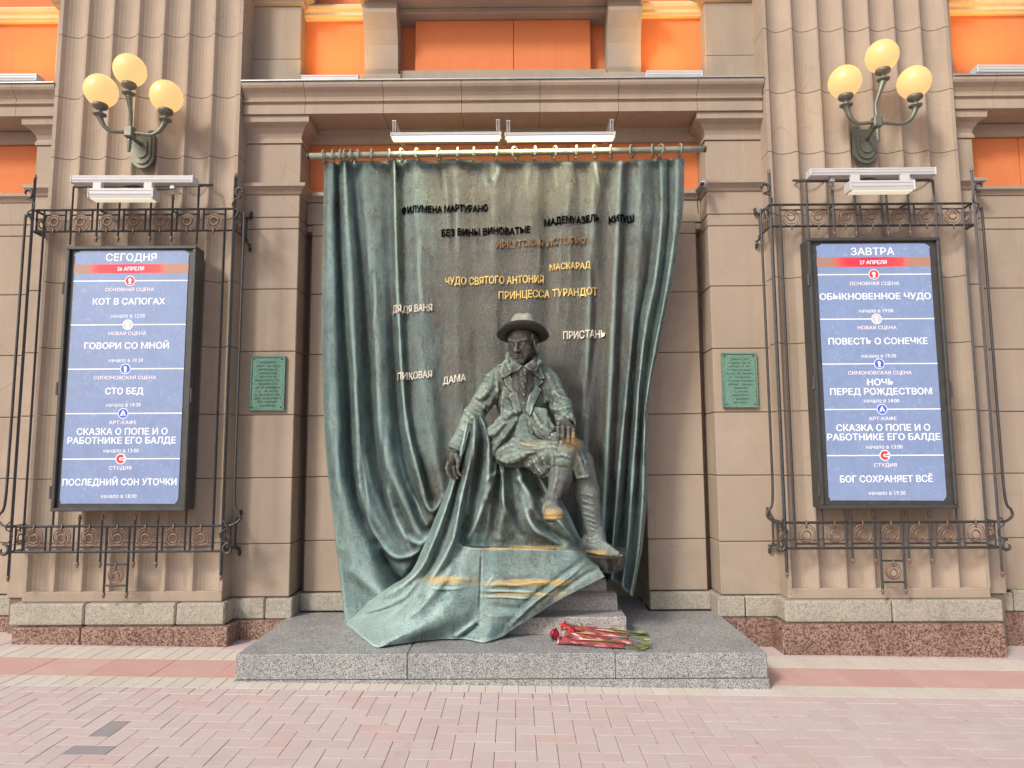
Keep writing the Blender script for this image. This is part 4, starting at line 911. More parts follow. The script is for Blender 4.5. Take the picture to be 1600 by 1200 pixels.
for pts, r, op in (
  ([(771,582),(773,604),(767,620),(760,636)], .018, V_), ([(760,640),(762,650),(770,652)], .022, V_), ([(742,622),(754,629),(762,622)], .016, V_), ([(737,616),(750,621),(762,612)], .014, R_), ([(744,628),(755,636),(760,640)], .014, R_),
  ([(730,628),(742,640),(754,646)], .010, V_), ([(726,640),(738,652),(750,655)], .011, R_), ([(722,655),(732,664),(742,664)], .010, V_), ([(719,668),(728,674),(737,672)], .010, R_), ([(715,678),(724,683),(733,681)], .008, V_),
  ([(748,590),(758,586),(768,588)], .010, R_), ([(746,598),(758,596),(770,600)], .009, V_), ([(745,606),(757,605),(768,608)], .009, R_), ([(760,575),(772,572),(784,570)], .009, R_), ([(775,590),(777,610),(774,630)], .013, R_), ([(781,600),(783,625),(779,650)], .011, V_),
  ([(758,658),(770,660),(780,655)], .016, R_), ([(761,668),(772,668),(782,660)], .013, V_), ([(761,679),(773,676),(786,662)], .018, R_), ([(764,690),(774,686),(786,672),(797,658)], .014, V_), ([(768,706),(786,682),(806,656),(811,641)], .014, R_), ([(772,700),(784,684),(800,660)], .009, V_),
  ([(786,640),(796,646),(806,643)], .017, R_), ([(784,655),(793,657),(803,652)], .013, V_), ([(790,622),(800,630),(806,640)], .010, V_), ([(786,612),(785,630),(783,645)], .009, R_),
  ([(824,640),(829,662),(838,685),(850,696),(870,694)], .013, R_), ([(832,655),(838,672),(848,684),(862,688)], .010, V_), ([(836,630),(840,645),(850,658)], .017, V_), ([(835,648),(842,662),(852,672)], .014, R_),
  ([(857,612),(859,632),(859,650)], .020, V_), ([(859,655),(862,665),(868,670)], .016, V_), ([(850,606),(852,628),(854,644)], .008, R_),
  ([(863,626),(876,630),(889,632)], .012, V_), ([(864,639),(876,640),(890,636)], .013, R_), ([(866,646),(880,648),(893,643)], .010, V_), ([(868,654),(880,655),(895,650)], .010, R_), ([(869,602),(876,610),(882,618)], .011, V_), ([(866,612),(874,620),(886,624)], .012, R_),
  ([(872,592),(880,602),(886,614)], .009, R_), ([(876,660),(888,661),(898,657)], .007, V_), ([(862,580),(868,592),(870,604)], .010, V_), ([(850,582),(858,590),(861,602)], .009, R_), ([(868,672),(860,680),(850,682)], .009, V_), ([(850,664),(858,676),(868,682)], .010, R_)):
    ct.stroke(pts, r, op, 0.35 if op == R_ else 0.5)
for k in range(22):     # small cast wrinkles and tool marks all over
    x0, y0 = RNG.uniform(700, 905), RNG.uniform(575, 700); an = RNG.uniform(0.3, 2.8); L = RNG.uniform(5, 15)
    ct.stroke([(x0, y0), (x0+math.cos(an)*L*.5+1, y0+math.sin(an)*L*.5), (x0+math.cos(an)*L, y0+math.sin(an)*L)], RNG.uniform(.004, .006), RNG.choice(['-', '+']), 0.5)
ct.mesh('coat', 'bronze_coat', man, 0.0006, 11)
# coat tail hanging from the knee
tl = Field(pt(870, 770, 5.3)-(.1, .5, .0), pt(950, 660, 5.3)+(.05, .1, .1), H)
for u in np.linspace(0, 1, 9):
    top = pt(884+22*u, 692+2*u, 4.955+0.08*u*u); m1 = pt(893+23*u, 718, 4.965+0.08*u*u); bot = pt(904+21*u, 744-2*u, 4.99+0.08*u*u); q = .013*math.sin(u*9)
    tl.chain([top, m1+(0, q, 0), bot+(0, 2*q, 0)], [.030, .024, .024], .018)
tl.ell(pt(889, 690, 5.0), (.062, .07, .045), .03)
tl.stroke([(893,698),(901,720),(907,744)], .010, '-'); tl.stroke([(903,696),(912,722),(918,742)], .009, '-'); tl.stroke([(884,700),(893,722),(901,744)], .008, '+'); tl.stroke([(905,700),(915,722),(922,742)], .008, '+'); tl.stroke([(901,746),(912,745),(924,743)], .008, '+')
tl.mesh('coat_tail', 'bronze_grey', man, 0.002, 12)
# ---- shirt and waistcoat, with the collar
sh = Field(pt(780, 720, 5.5)-(.05, .5, .0), pt(860, 550, 5.5)+(.05, .05, .1), H)
sh.ell(pt(817, 622, 5.35), (0.16, 0.165, 0.25), 0.02); sh.ell(pt(818, 668, 5.35), (0.16, 0.17, 0.20), 0.03)
sh.chain([pt(812,578,5.13), pt(803,572,5.15), pt(799,564,5.21), pt(804,556,5.30), pt(829,556,5.30), pt(835,563,5.21), pt(831,571,5.15), pt(821,578,5.13)], [.014, .022, .026, .028, .028, .026, .022, .014], 0.015)
sh.cap(pt(817,582,5.20), pt(817,600,5.24), .075, .10, .05)
sb = sh.a.copy()
sh.poly(polyxz([(799,560),(796,572),(800,582),(809,580),(816,573),(806,566)]), 4.9, 5.4, 0.004, '+', (sb, .018), .001)
sh.poly(polyxz([(835,560),(838,572),(834,581),(826,579),(819,573),(828,566)]), 4.9, 5.4, 0.004, '+', (sb, .018), .001)
for pts, r, op in (([(813,578),(816,592),(818,606)], .014, R_), ([(820,577),(820,590),(822,600)], .010, R_), ([(817,574),(817,640)], .005, V_), ([(808,584),(811,605),(815,632)], .008, V_), ([(827,584),(825,602),(821,628)], .008, V_),
                   ([(805,660),(818,663),(832,659)], .009, R_), ([(806,652),(818,655),(830,651)], .007, V_), ([(811,600),(815,615)], .006, R_), ([(823,600),(820,618)], .006, R_)): sh.stroke(pts, r, op)
for y in (592, 604, 617, 630, 648):
    h_ = sh.hit(818.5, y)
    if h_ is not None: sh.ell(h_, (.009, .008, .009), 0.003)
sh.mesh('waistcoat', 'bronze_grey', man, 0.002, 13)
# ---- breeches
br_ = Field(pt(750, 790, 5.6)-(.05, .85, .05), pt(930, 650, 5.6)+(.05, .02, .1), H)
br_.ell(pt(818, 690, 5.34), (0.20, 0.18, 0.14), 0.03); br_.cap(pt(817,665,5.24), pt(822,692,5.20), .10, .10, 0.05)
br_.cap(pt(798, 706, 5.24), knR+(-.015, 0, -.015), 0.115, 0.082, 0.05); br_.cap(pt(850,705,5.3), knL, 0.13, 0.09, 0.04)
br_.cap(pt(790, 712, 5.16), pt(850, 712, 5.02), .085, .075, .05)
br_.chain([pt(835,722,5.06), pt(848,734,5.03), pt(852,738,5.04)], [.065, .045, .03], 0.04); br_.chain([pt(866,708,4.98), pt(866,722,5.0), pt(860,733,5.03)], [.05, .045, .035], 0.03)
br_.cap(pt(884,704,4.98), pt(879,720,4.97), .084, .086, 0.03)
for pts, r, op in (
  ([(774,722),(790,730),(810,728),(827,716),(842,706)], .022, V_), ([(779,716),(793,721),(810,716),(826,706),(846,700)], .016, R_), ([(784,712),(796,706),(812,704)], .014, V_), ([(782,704),(793,698),(808,694)], .013, R_),
  ([(785,688),(801,681),(820,690)], .009, V_), ([(788,694),(803,687),(818,694)], .011, R_), ([(806,691),(826,696),(850,699),(868,698)], .012, R_), ([(800,700),(824,702),(850,706)], .010, V_), ([(807,665),(816,666),(828,665)], .005, V_), ([(818,668),(821,684)], .005, V_),
  ([(826,668),(832,680),(842,688)], .008, V_), ([(810,672),(804,682)], .007, R_), ([(832,714),(838,728),(846,740)], .009, R_), ([(838,711),(845,726),(850,738)], .009, V_), ([(845,709),(851,722),(855,736)], .009, R_), ([(825,720),(833,732),(842,741)], .008, V_),
  ([(853,708),(857,720),(859,732)], .009, V_), ([(862,706),(864,718),(863,730)], .009, R_), ([(868,702),(872,712)], .012, V_), ([(866,713),(878,710),(890,714)], .010, R_), ([(864,718),(877,715),(892,719)], .006, V_), ([(828,736),(848,746),(862,736)], .009, R_),
  ([(855,694),(866,692),(874,698)], .011, V_), ([(790,716),(805,712)], .009, R_), ([(795,722),(812,718)], .007, V_), ([(800,684),(812,686)], .007, R_)):
    br_.stroke(pts, r, op, 0.3 if op == R_ else 0.5)
for k in range(16):
    x0, y0 = RNG.uniform(775, 880), RNG.uniform(670, 740); an = RNG.uniform(-.5, 1.2); L = RNG.uniform(5, 14)
    br_.stroke([(x0, y0), (x0+math.cos(an)*L*.5, y0+math.sin(an)*L*.5+1), (x0+math.cos(an)*L, y0+math.sin(an)*L)], RNG.uniform(.004, .007), RNG.choice(['-', '+']), 0.5)
br_.mesh('breeches', 'bronze_coat', man, 0.0008, 14)
# ---- legs in long socks and shoes
for nm, kn, mid, an, mats in (('a', knR+(0, 0, -.05), pt(875,745,4.97), anR, 0), ('b', knL, pt(918,770,5.11), anL, 1)):
    f = Field(np.minimum.reduce([kn, mid, an])-(.14, .16, .14), np.maximum.reduce([kn, mid, an])+(.14, .16, .1), 0.006)
    if mats == 0:
        f.cap(kn, mid, .076, .080, 0.03); f.cap(mid, an, .078, .048, 0.03); f.cap(mid+(0.02, .03, .03), mid+(.01, .03, -.08), .07, .055, .04)
        f.stroke([(871,725),(869,750),(862,775)], .010, '+'); f.stroke([(854,782),(862,785),(871,783)], .006, '-'); f.stroke([(856,776),(864,779),(874,776)], .007, '+')
    else:
        f.cap(kn, mid, .092, .086, 0.03); f.cap(mid, an, .084, .062, 0.03)
        for y in (772, 784, 795, 804, 812, 820, 828):
            u = (y-770)/65; x = 918+12*u; f.stroke([(x-14+3*u+RNG.uniform(-3, 5), y-3), (x, y+1+RNG.uniform(-1, 1)), (x+11-2*u-RNG.uniform(0, 6), y+4)], .005, '+', -.2); f.stroke([(x-13+3*u, y+3), (x, y+6), (x+10-2*u-RNG.uniform(0, 5), y+8)], .004, '-', -.1)
        f.stroke([(905,750),(912,790)], .010, '+')
    f.mesh('sock', 'bronze_grey', man, 0.002, 15+mats)
# shoe of the crossed leg: toe towards the viewer, sole showing
f = Field(pt(862, 830, 5.1)-(.2, .45, .05), pt(862, 765, 5.1)+(.2, .05, .12), 0.005)
f.cap(anR+(0, .01, .02), pt(862,793,4.91), .056, .058, 0.03); f.chain([pt(861,795,4.97), pt(861,798,4.88), pt(863,800,4.80)], [.058, .056, .054], 0.03)
f.ell(pt(865,801,4.76), (.072, .06, .046), 0.02)
f.stroke([(851,791),(860,787),(872,791)], .007, '+'); f.stroke([(852,798),(864,793),(877,799)], .005, '-'); f.stroke([(848,800),(850,790),(856,784)], .006, '+')
f.mesh('shoe', 'bronze_grey', man, 0.0012, 17)
f = Field(pt(862, 835, 5.1)-(.2, .45, .05), pt(862, 780, 5.1)+(.2, .05, .05), 0.005)
f.ell(pt(865,808,4.76), (.074, .075, .020), 0.01); f.ell(pt(863,808,4.90), (.056, .09, .018), 0.015); f.ell(pt(859,810,5.0), (.052, .045, .03), 0.012); f.mesh('shoe_sole', 'bronze_dark', man)
# planted shoe pointing to the right
f = Field(pt(940, 890, 5.4)-(.25, .55, .05), pt(940, 820, 5.4)+(.25, .05, .05), 0.005)
f.cap(anL+(0, 0, .03), anL+(0.01, 0, -.03), .066, .070, 0.03); f.chain([pt(921,847,5.14), pt(932,852,5.09), pt(948,860,5.03), pt(963,865,4.99)], [.060, .056, .040, .024], 0.035)
for pts, r, op in (([(912,838),(922,842),(936,838)], .008, R_), ([(914,846),(926,850),(940,845)], .006, V_), ([(936,843),(946,851),(958,858)], .008, R_), ([(930,850),(940,856)], .006, V_), ([(938,846),(932,854)], .005, V_), ([(944,851),(938,858)], .005, V_)): f.stroke(pts, r, op)
f.mesh('shoe', 'bronze_grey', man, 0.0015, 18)
f = Field(pt(940, 890, 5.4)-(.25, .55, .05), pt(940, 830, 5.4)+(.25, .05, .05), 0.005)
f.chain([pt(914,859,5.15), pt(932,863,5.09), pt(950,867,5.03), pt(971,868,4.98)], [.018, .016, .014, .011], 0.02); f.chain([pt(918,860,5.06), pt(935,864,5.02), pt(955,867.5,4.98)], [.014, .013, .012], 0.02); f.mesh('shoe_sole', 'bronze_dark', man)
# ---- body: head, neck, torso, arms and hands in one skin
bd = Field(pt(695, 760, 5.5)-(.05, .7, .0), pt(925, 500, 5.5)+(.05, .05, .05), 0.0058)
Sc = 1.33; hc = pt(816, 537, 5.19)
yaw, pit = math.radians(-20), math.radians(13)
fy = np.array((math.sin(yaw)*math.cos(pit), -math.cos(yaw)*math.cos(pit), -math.sin(pit))); fx = np.array((math.cos(yaw), math.sin(yaw), 0)); fz = np.cross(fx, -fy)
RH = np.stack([fx, -fy, fz], 1)
def hd(x, y, z): return hc+(fx*x-fy*y+fz*z)*Sc
def he(c, r, k=0.01, op='+'): bd.ell(hd(*c), np.array(r)*Sc, k*Sc, op, RH)
def hcap(a, b, ra, rb, k=0.008, op='+'): bd.cap(hd(*a), hd(*b), ra*Sc, rb*Sc, k*Sc, op)
he((0, .015, .045), (.076, .094, .085)); he((0, -.03, -.01), (.066, .068, .085), .02); he((0, -.03, -.062), (.050, .052, .046), .02); he((0, -.068, -.097), (.024, .022, .020), .022)
for s in (-1, 1):
    he((s*.047, -.05, -.022), (.020, .024, .018), .02); hcap((s*.046, -.06, -.05), (s*.02, -.075, -.092), .014, .012, .02)
    hcap((s*.050, -.072, .030), (s*.012, -.092, .022), .0085, .009, .012)
    he((s*.031, -.098, .004), (.020, .016, .012), .009, '-'); he((s*.031, -.078, .004), (.015, .013, .010), .004)
    hcap((s*.045, -.080, .009), (s*.018, -.090, .007), .0035, .0035, .004); hcap((s*.044, -.082, -.006), (s*.019, -.088, -.008), .003, .003, .004)
    he((s*.012, -.104, -.032), (.009, .011, .008), .006); he((s*.0075, -.112, -.040), (.004, .006, .004), .003, '-')
    he((s*.077, .004, -.002), (.010, .021, .033), .006); he((s*.086, -.002, .004), (.006, .012, .020), .004, '-'); hcap((s*.017, -.103, -.038), (s*.034, -.088, -.066), .004, .003, .008, '-')
    hcap((s*.079, -.012, .02), (s*.079, -.006, -.03), .004, .006, .004)
hcap((0, -.092, .018), (0, -.120, -.026), .0085, .0115, .008); he((0, -.119, -.030), (.011, .010, .009), .006)
hcap((-.020, -.092, -.0575), (0, -.1015, -.054), .005, .0062, .006); hcap((.020, -.092, -.0575), (0, -.1015, -.054), .005, .0062, .006)
hcap((-.017, -.092, -.069), (.017, -.092, -.069), .0065, .0065, .007); hcap((-.024, -.098, -.0625), (.024, -.098, -.0625), .0028, .0028, .003, '-')
hcap((-.012, -.098, -.079), (.012, -.098, -.079), .005, .005, .008, '-'); hcap((0, -.107, -.045), (0, -.104, -.051), .003, .003, .004, '-')
hcap((0, .02, -.05), (0, .06, -.16), .052, .054, .03)
bd.chain([pt(817,585,5.32), pt(818,640,5.36), pt(820,690,5.37)], [.10, .12, .12], 0.05)
bd.chain([shR, elR, wrR], [.06, .05, .038], .02); bd.chain([shL, elL, wrL], [.06, .05, .038], .02)
bd.chain([hipR, knR], [.08, .06], .03); bd.chain([hipL, knL], [.08, .06], .03); bd.chain([knR, anR], [.05, .035], .02); bd.chain([knL, anL], [.05, .035], .02); bd.cap(shR, shL, .06, .06, .05)
# left hand resting on the knee, fingers closed over it
hb = wrL+np.array((-.005, -.055, -.005))
bd.cap(wrL, hb, .042, .046, .02); bd.ell(pt(886, 669, 4.97), (.060, .055, .034), .02)
for i, (x0, y0, L) in enumerate(((871, 665, 1.0), (878, 664, 1.12), (886, 665, 1.08), (893, 668, .95))):
    a = pt(x0+1, y0+2, 4.93); b = a+np.array((-.004+.002*i, -.060*L, -.012)); c = b+np.array((-.002, -.018, -.052*L)); d = c+np.array((0, .012, -.034*L))
    bd.cap(a, b, .0175, .0165, .008); bd.cap(b, c, .0165, .0145, .004); bd.cap(c, d, .0145, .0120, .003)
a = pt(877, 672, 4.96); bd.chain([a, pt(867, 671, 4.91), pt(860, 674, 4.87), pt(857, 678, 4.86)], [.024, .018, .015, .012], .006)
# right hand hanging beside the seat
bd.cap(wrR, pt(708, 712, 5.16), .036, .040, .02); bd.ell(pt(707, 716, 5.15), (.036, .048, .055), .02)
for i, (x0, x1, L) in enumerate(((700, 697, .95), (704, 701, 1.1), (709, 707, 1.05), (713, 713, .9))):
    a = pt(x0+1, 722, 5.13+.015*i); b = pt(x1+1, 722+10*L, 5.10+.015*i); c = b+np.array((.012, -.004, -.045*L)); d = c+np.array((.020, .004, -.022*L))
    bd.cap(a, b, .016, .0150, .006); bd.cap(b, c, .0150, .0135, .003); bd.cap(c, d, .0135, .011, .003)
bd.chain([pt(712, 712, 5.10), pt(716, 721, 5.06), pt(715, 730, 5.05)], [.022, .017, .013], .006)
bd.mesh('body', 'bronze_skin', man, 0.0008, 20)
# hair under the hat
hr = Field(hc-.2, hc+.2, 0.007)
for c, r in (((0, .045, .03), (.082, .075, .075)), ((0, .05, -.03), (.062, .05, .06)), ((-.068, .0, .035), (.014, .03, .03)), ((.068, .0, .035), (.014, .03, .03))): hr.ell(hd(*c), np.array(r)*Sc, .015, '+', RH)
hr.mesh('hair', 'bronze_dark', man, 0.005, 21)
# ---- hat: brim tipped back, rolled edge, dented crown
hq = Matrix.Rotation(math.radians(-5), 3, 'X') @ Matrix.Rotation(math.radians(1.5), 3, 'Y')
ho = Vector(tuple(pt(817, 519, 5.21))); vs = []; n = 72
prof = [(.0, .148), (.03, .150), (.055, .146), (.074, .134), (.088, .112), (.098, .082), (.105, .05), (.110, .022), (.115, .008), (.119, .002), (.134, -.003), (.155, -.006), (.175, -.004), (.190, .003), (.199, .012), (.203, .018), (.205, .012), (.197, -.004), (.18, -.015), (.15, -.020), (.12, -.018), (.108, -.01), (.104, .02), (.0, .03)]
for i, (r, h) in enumerate(prof):
    for k in range(n):
        a = 2*math.pi*k/n; cx, sy = math.cos(a), math.sin(a); br2 = max(0, (r-.115)/.085)
        z = h-br2*0.040*cx*cx*abs(cx)+br2*0.020*(sy < 0)*sy*sy-br2*.055*(sy > 0)*sy*sy
        if h > .11: z -= 0.014*math.exp(-(r*cx/.03)**2)
        if 5 <= i <= 7: pass
        vs.append(ho+hq @ Vector((r*cx, r*sy*1.06, z)))
fs = [[i*n+k, i*n+(k+1) % n, (i+1)*n+(k+1) % n, (i+1)*n+k] for i in range(len(prof)-1) for k in range(n)]
la = lump(np.array([tuple(v) for v in vs]), .003, 5); V1 = [v+Vector((la[i]*.4, la[i]*.6, la[i]*.7)) for i, v in enumerate(vs)]
mk('hat_crown', V1[:12*n], [f for f in fs if max(f) < 12*n], 'bronze_hat', man, True)
mk('hat_brim', V1[11*n:], [[i-11*n for i in f] for f in fs if min(f) >= 11*n], 'bronze_dark', man, True)
band = [ho+hq @ Vector((.1125*math.cos(a), .1125*1.06*math.sin(a), .012)) for a in [2*math.pi*k/40 for k in range(40)]]
tube('hat_band', band, .010, 'bronze_coat', man, 8, True)

# ------------------------------------------------------------------ plaques and camera
def plaque(cx, cy, label):
    c = at(cx, cy, 5.785); t = thing('bronze_plaque', label, 'plaque', 'green plaques on the inner pillars', (c.x, 5.80, c.z))
    hw, hh = 0.150, 0.237
    o = box('plate', -hw, hw, -0.024, -0.001, -hh, hh, 'plaque_bronze', t, 0.004)
    fr = join_geo([cbox(-hw, hw, -0.030, -0.0245, hh-0.016, hh, .002), cbox(-hw, hw, -0.030, -0.0245, -hh, -hh+0.016, .002), cbox(-hw, -hw+0.016, -0.030, -0.0245, -hh+.0165, hh-.0165, .002), cbox(hw-0.016, hw, -0.030, -0.0245, -hh+.0165, hh-.0165, .002)])
    mk('raised_border', *fr, 'plaque_bronze', t)
    rr = random.Random(cx); parts = []
    for k in range(13):      # worn raised lines of inscription, unreadable at this distance
        z = hh-0.055-k*0.031; w = rr.uniform(0.05, 0.118); x = -w
        while x < w:
            q = rr.uniform(0.004, 0.011); h = rr.uniform(0.005, 0.008)
            if rr.random() < 0.85: parts.append(cbox(x, x+q, -0.0285, -0.0242, z-h, z+h, .001))
            x += q+rr.uniform(0.0025, 0.006)
    mk('inscription', *join_geo(parts), 'plaque_light', t)
    for a in (-1, 1):
        for b in (-1, 1): lathe('screw', [(0, .004), (.005, .003), (.007, 0)], (a*(hw-.03), -0.026, b*(hh-.03)), 'case', t, 8, axis=(0, -1, 0))
M['plaque_bronze'] = bronze('green_plaque_bronze', (0.04, 0.07, 0.058), (0.065, 0.16, 0.12), (0.095, 0.205, 0.155), 0.70)
M['plaque_light'] = simple('pale_green_letters', (0.13, 0.24, 0.19), 0.5, 0.3, 0.3, 60)
plaque(418.5, 599, 'green bronze plaque on the pillar left of the curtain'); plaque(1155.5, 594, 'green bronze plaque on the pillar right of the curtain')
cm = thing('security_camera', 'small white dome-nosed security camera on the moulding right of the curtain rod', 'camera', loc=tuple(at(1100, 287, 5.66)))
lathe('camera_body', [(0, .07), (.020, .07), (.026, .062), (.027, -.045), (.02, -.055), (0, -.055)], (0, 0, 0), 'zinc', cm, 16, axis=(-.45, -.8, -.35))
lathe('lens', [(0, .074), (.016, .0735), (.019, .0705)], (0, 0, 0), 'cable', cm, 16, axis=(-.45, -.8, -.35))
tube('bracket', [(.01, .03, .005), (.04, .06, 0), (.05, .10, -.01)], .010, 'zinc', cm, 8); tube('cable', [(.0, .04, -.01), (-.02, .07, -.05), (-.03, .12, -.12), (-.02, .13, -.22)], .004, 'cable', cm, 6)

# ------------------------------------------------------------------ strip lights
def striplight(name, label, a, b, h, d, group=None, tubeside='down', feet=True, mat='white_metal', lit=None):
    """housing between points a and b (front top edge line), height h, depth d"""
    a, b = Vector(a), Vector(b); L = (b-a).length; c = (a+b)/2
    t = thing(name, label, 'strip light', group, tuple(c)); rz = math.atan2(b.y-a.y, b.x-a.x); t.rotation_euler = (0, -math.asin((b.z-a.z)/L), rz)
    if lit == 'down': h *= .62
    body = [(0, 0), (d, 0), (d, -h), (d*0.75, -h*1.0), (0.004, -h), (0, -h*0.72), (0.006, -h*0.66), (0, -h*0.60), (0, -h*0.30), (0.005, -h*0.26), (0, -h*0.22)]
    vs, fs = extrude_profile(body, -L/2+0.012, L/2-0.012); o = mk('housing', vs, fs, mat, t); fix_normals(o.data)
    for s in (-1, 1): box('end_cap', s*(L/2-0.012), s*L/2, -0.004, d+0.003, -h-0.003, 0.003, mat, t, 0.003)
    if lit == 'down':
        vs, fs = extrude_profile([(0.004, -h-0.001), (d-0.004, -h-0.001), (d-0.010, -h-0.022), (d-.03, -h-0.030), (0.022, -h-0.030), (0.008, -h-.022)], -L/2+0.02, L/2-0.02); o = mk('lit_tube', vs, fs, 'tube', t); fix_normals(o.data)
    elif lit == 'dim':
        vs, fs = extrude_profile([(0.006, -h-0.0005), (d-0.006, -h-0.0005), (d-0.012, -h-0.008), (0.012, -h-0.008)], -L/2+0.02, L/2-0.02); o = mk('lens', vs, fs, 'opal', t); fix_normals(o.data)
    return t, L
g = NT('faint_lit_opal', 0.4); g.col((0.8, 0.8, 0.74)); g.emit((1.0, 0.92, 0.66), 0.5); M['opal'] = g.m
for xa, xb, lb in ((610, 783.5, 'left lit fluorescent strip under the cornice, above the curtain rod'), (788.5, 962, 'right lit fluorescent strip under the cornice, above the curtain rod')):
    a, b = at(xa, 207, 5.42), at(xb, 205.5, 5.42); t, L = striplight('fluorescent_light', lb, a, b, 0.052, 0.07, 'lit strips above the curtain', lit='down')
    ld = bpy.data.lights.new('tube_light', 'AREA'); ld.shape = 'RECTANGLE'; ld.size = L*.95; ld.size_y = .05; ld.energy = 5; ld.color = (1.0, .88, .50); lo = bpy.data.objects.new('tube_light', ld); COL.objects.link(lo); lo.parent = t; lo.location = (0, .035, -.072); lo.rotation_euler = (math.radians(8), 0, 0)
    for q in (-1, 1):
        vs, fs = join_geo([cbox(q*(L/2-.03)-.012, q*(L/2-.03)-.006, .0, .05, 0.004, 0.10, .001), cbox(q*(L/2-.03)+.006, q*(L/2-.03)+.012, .0, .05, 0.004, 0.10, .001), cbox(q*(L/2-.03)-.018, q*(L/2-.03)+.018, .0, .6, 0.10, 0.108, .001)]); mk('bracket', vs, fs, 'zinc', t)
for xa, xb, ya, yb, X1, lb in ((470, 560, 117, 117, 1, 'white uplight on the cornice under the left orange panel'), (1010, 1098, 110, 110, 1, 'white uplight on the cornice under the right orange panel'),
                              (-40, 58, 115, 115, 0, 'white uplight on the cornice at the far left edge'), (1527, 1625, 101, 101, 0, 'white uplight on the cornice at the far right edge')):
    a, b = at(xa, ya, 5.66), at(xb, yb, 5.66); t, L = striplight('uplight', lb, a, b, 0.062, 0.10, 'uplights on the cornice ledge')
    zf = (a.z+b.z)/2-4.806
    for q in (-1, 1): vs, fs = join_geo([cbox(q*(L/2-.07)-.02, q*(L/2-.07)+.02, .02, .06, -zf, -0.064, .003), cbox(q*(L/2-.07)-.03, q*(L/2-.07)+.03, .01, .08, -zf+.001, -zf+.014, .002)]); mk('bracket', vs, fs, 'white_metal', t)
    box('lit_tube', -L/2+0.02, L/2-0.02, 0.03, 0.09, 0.002, 0.010, 'uptube', t, 0.002)
    ld = bpy.data.lights.new('uplight_lamp', 'AREA'); ld.shape = 'RECTANGLE'; ld.size = L*0.95; ld.size_y = 0.05; ld.energy = 2.6; ld.color = (1.0, 0.50, 0.08); ld.spread = math.radians(110)
    lo = bpy.data.objects.new('uplight_lamp', ld); COL.objects.link(lo); lo.parent = t; lo.location = (0, 0.03, 0.02); lo.rotation_euler = (math.radians(180-14), 0, 0)

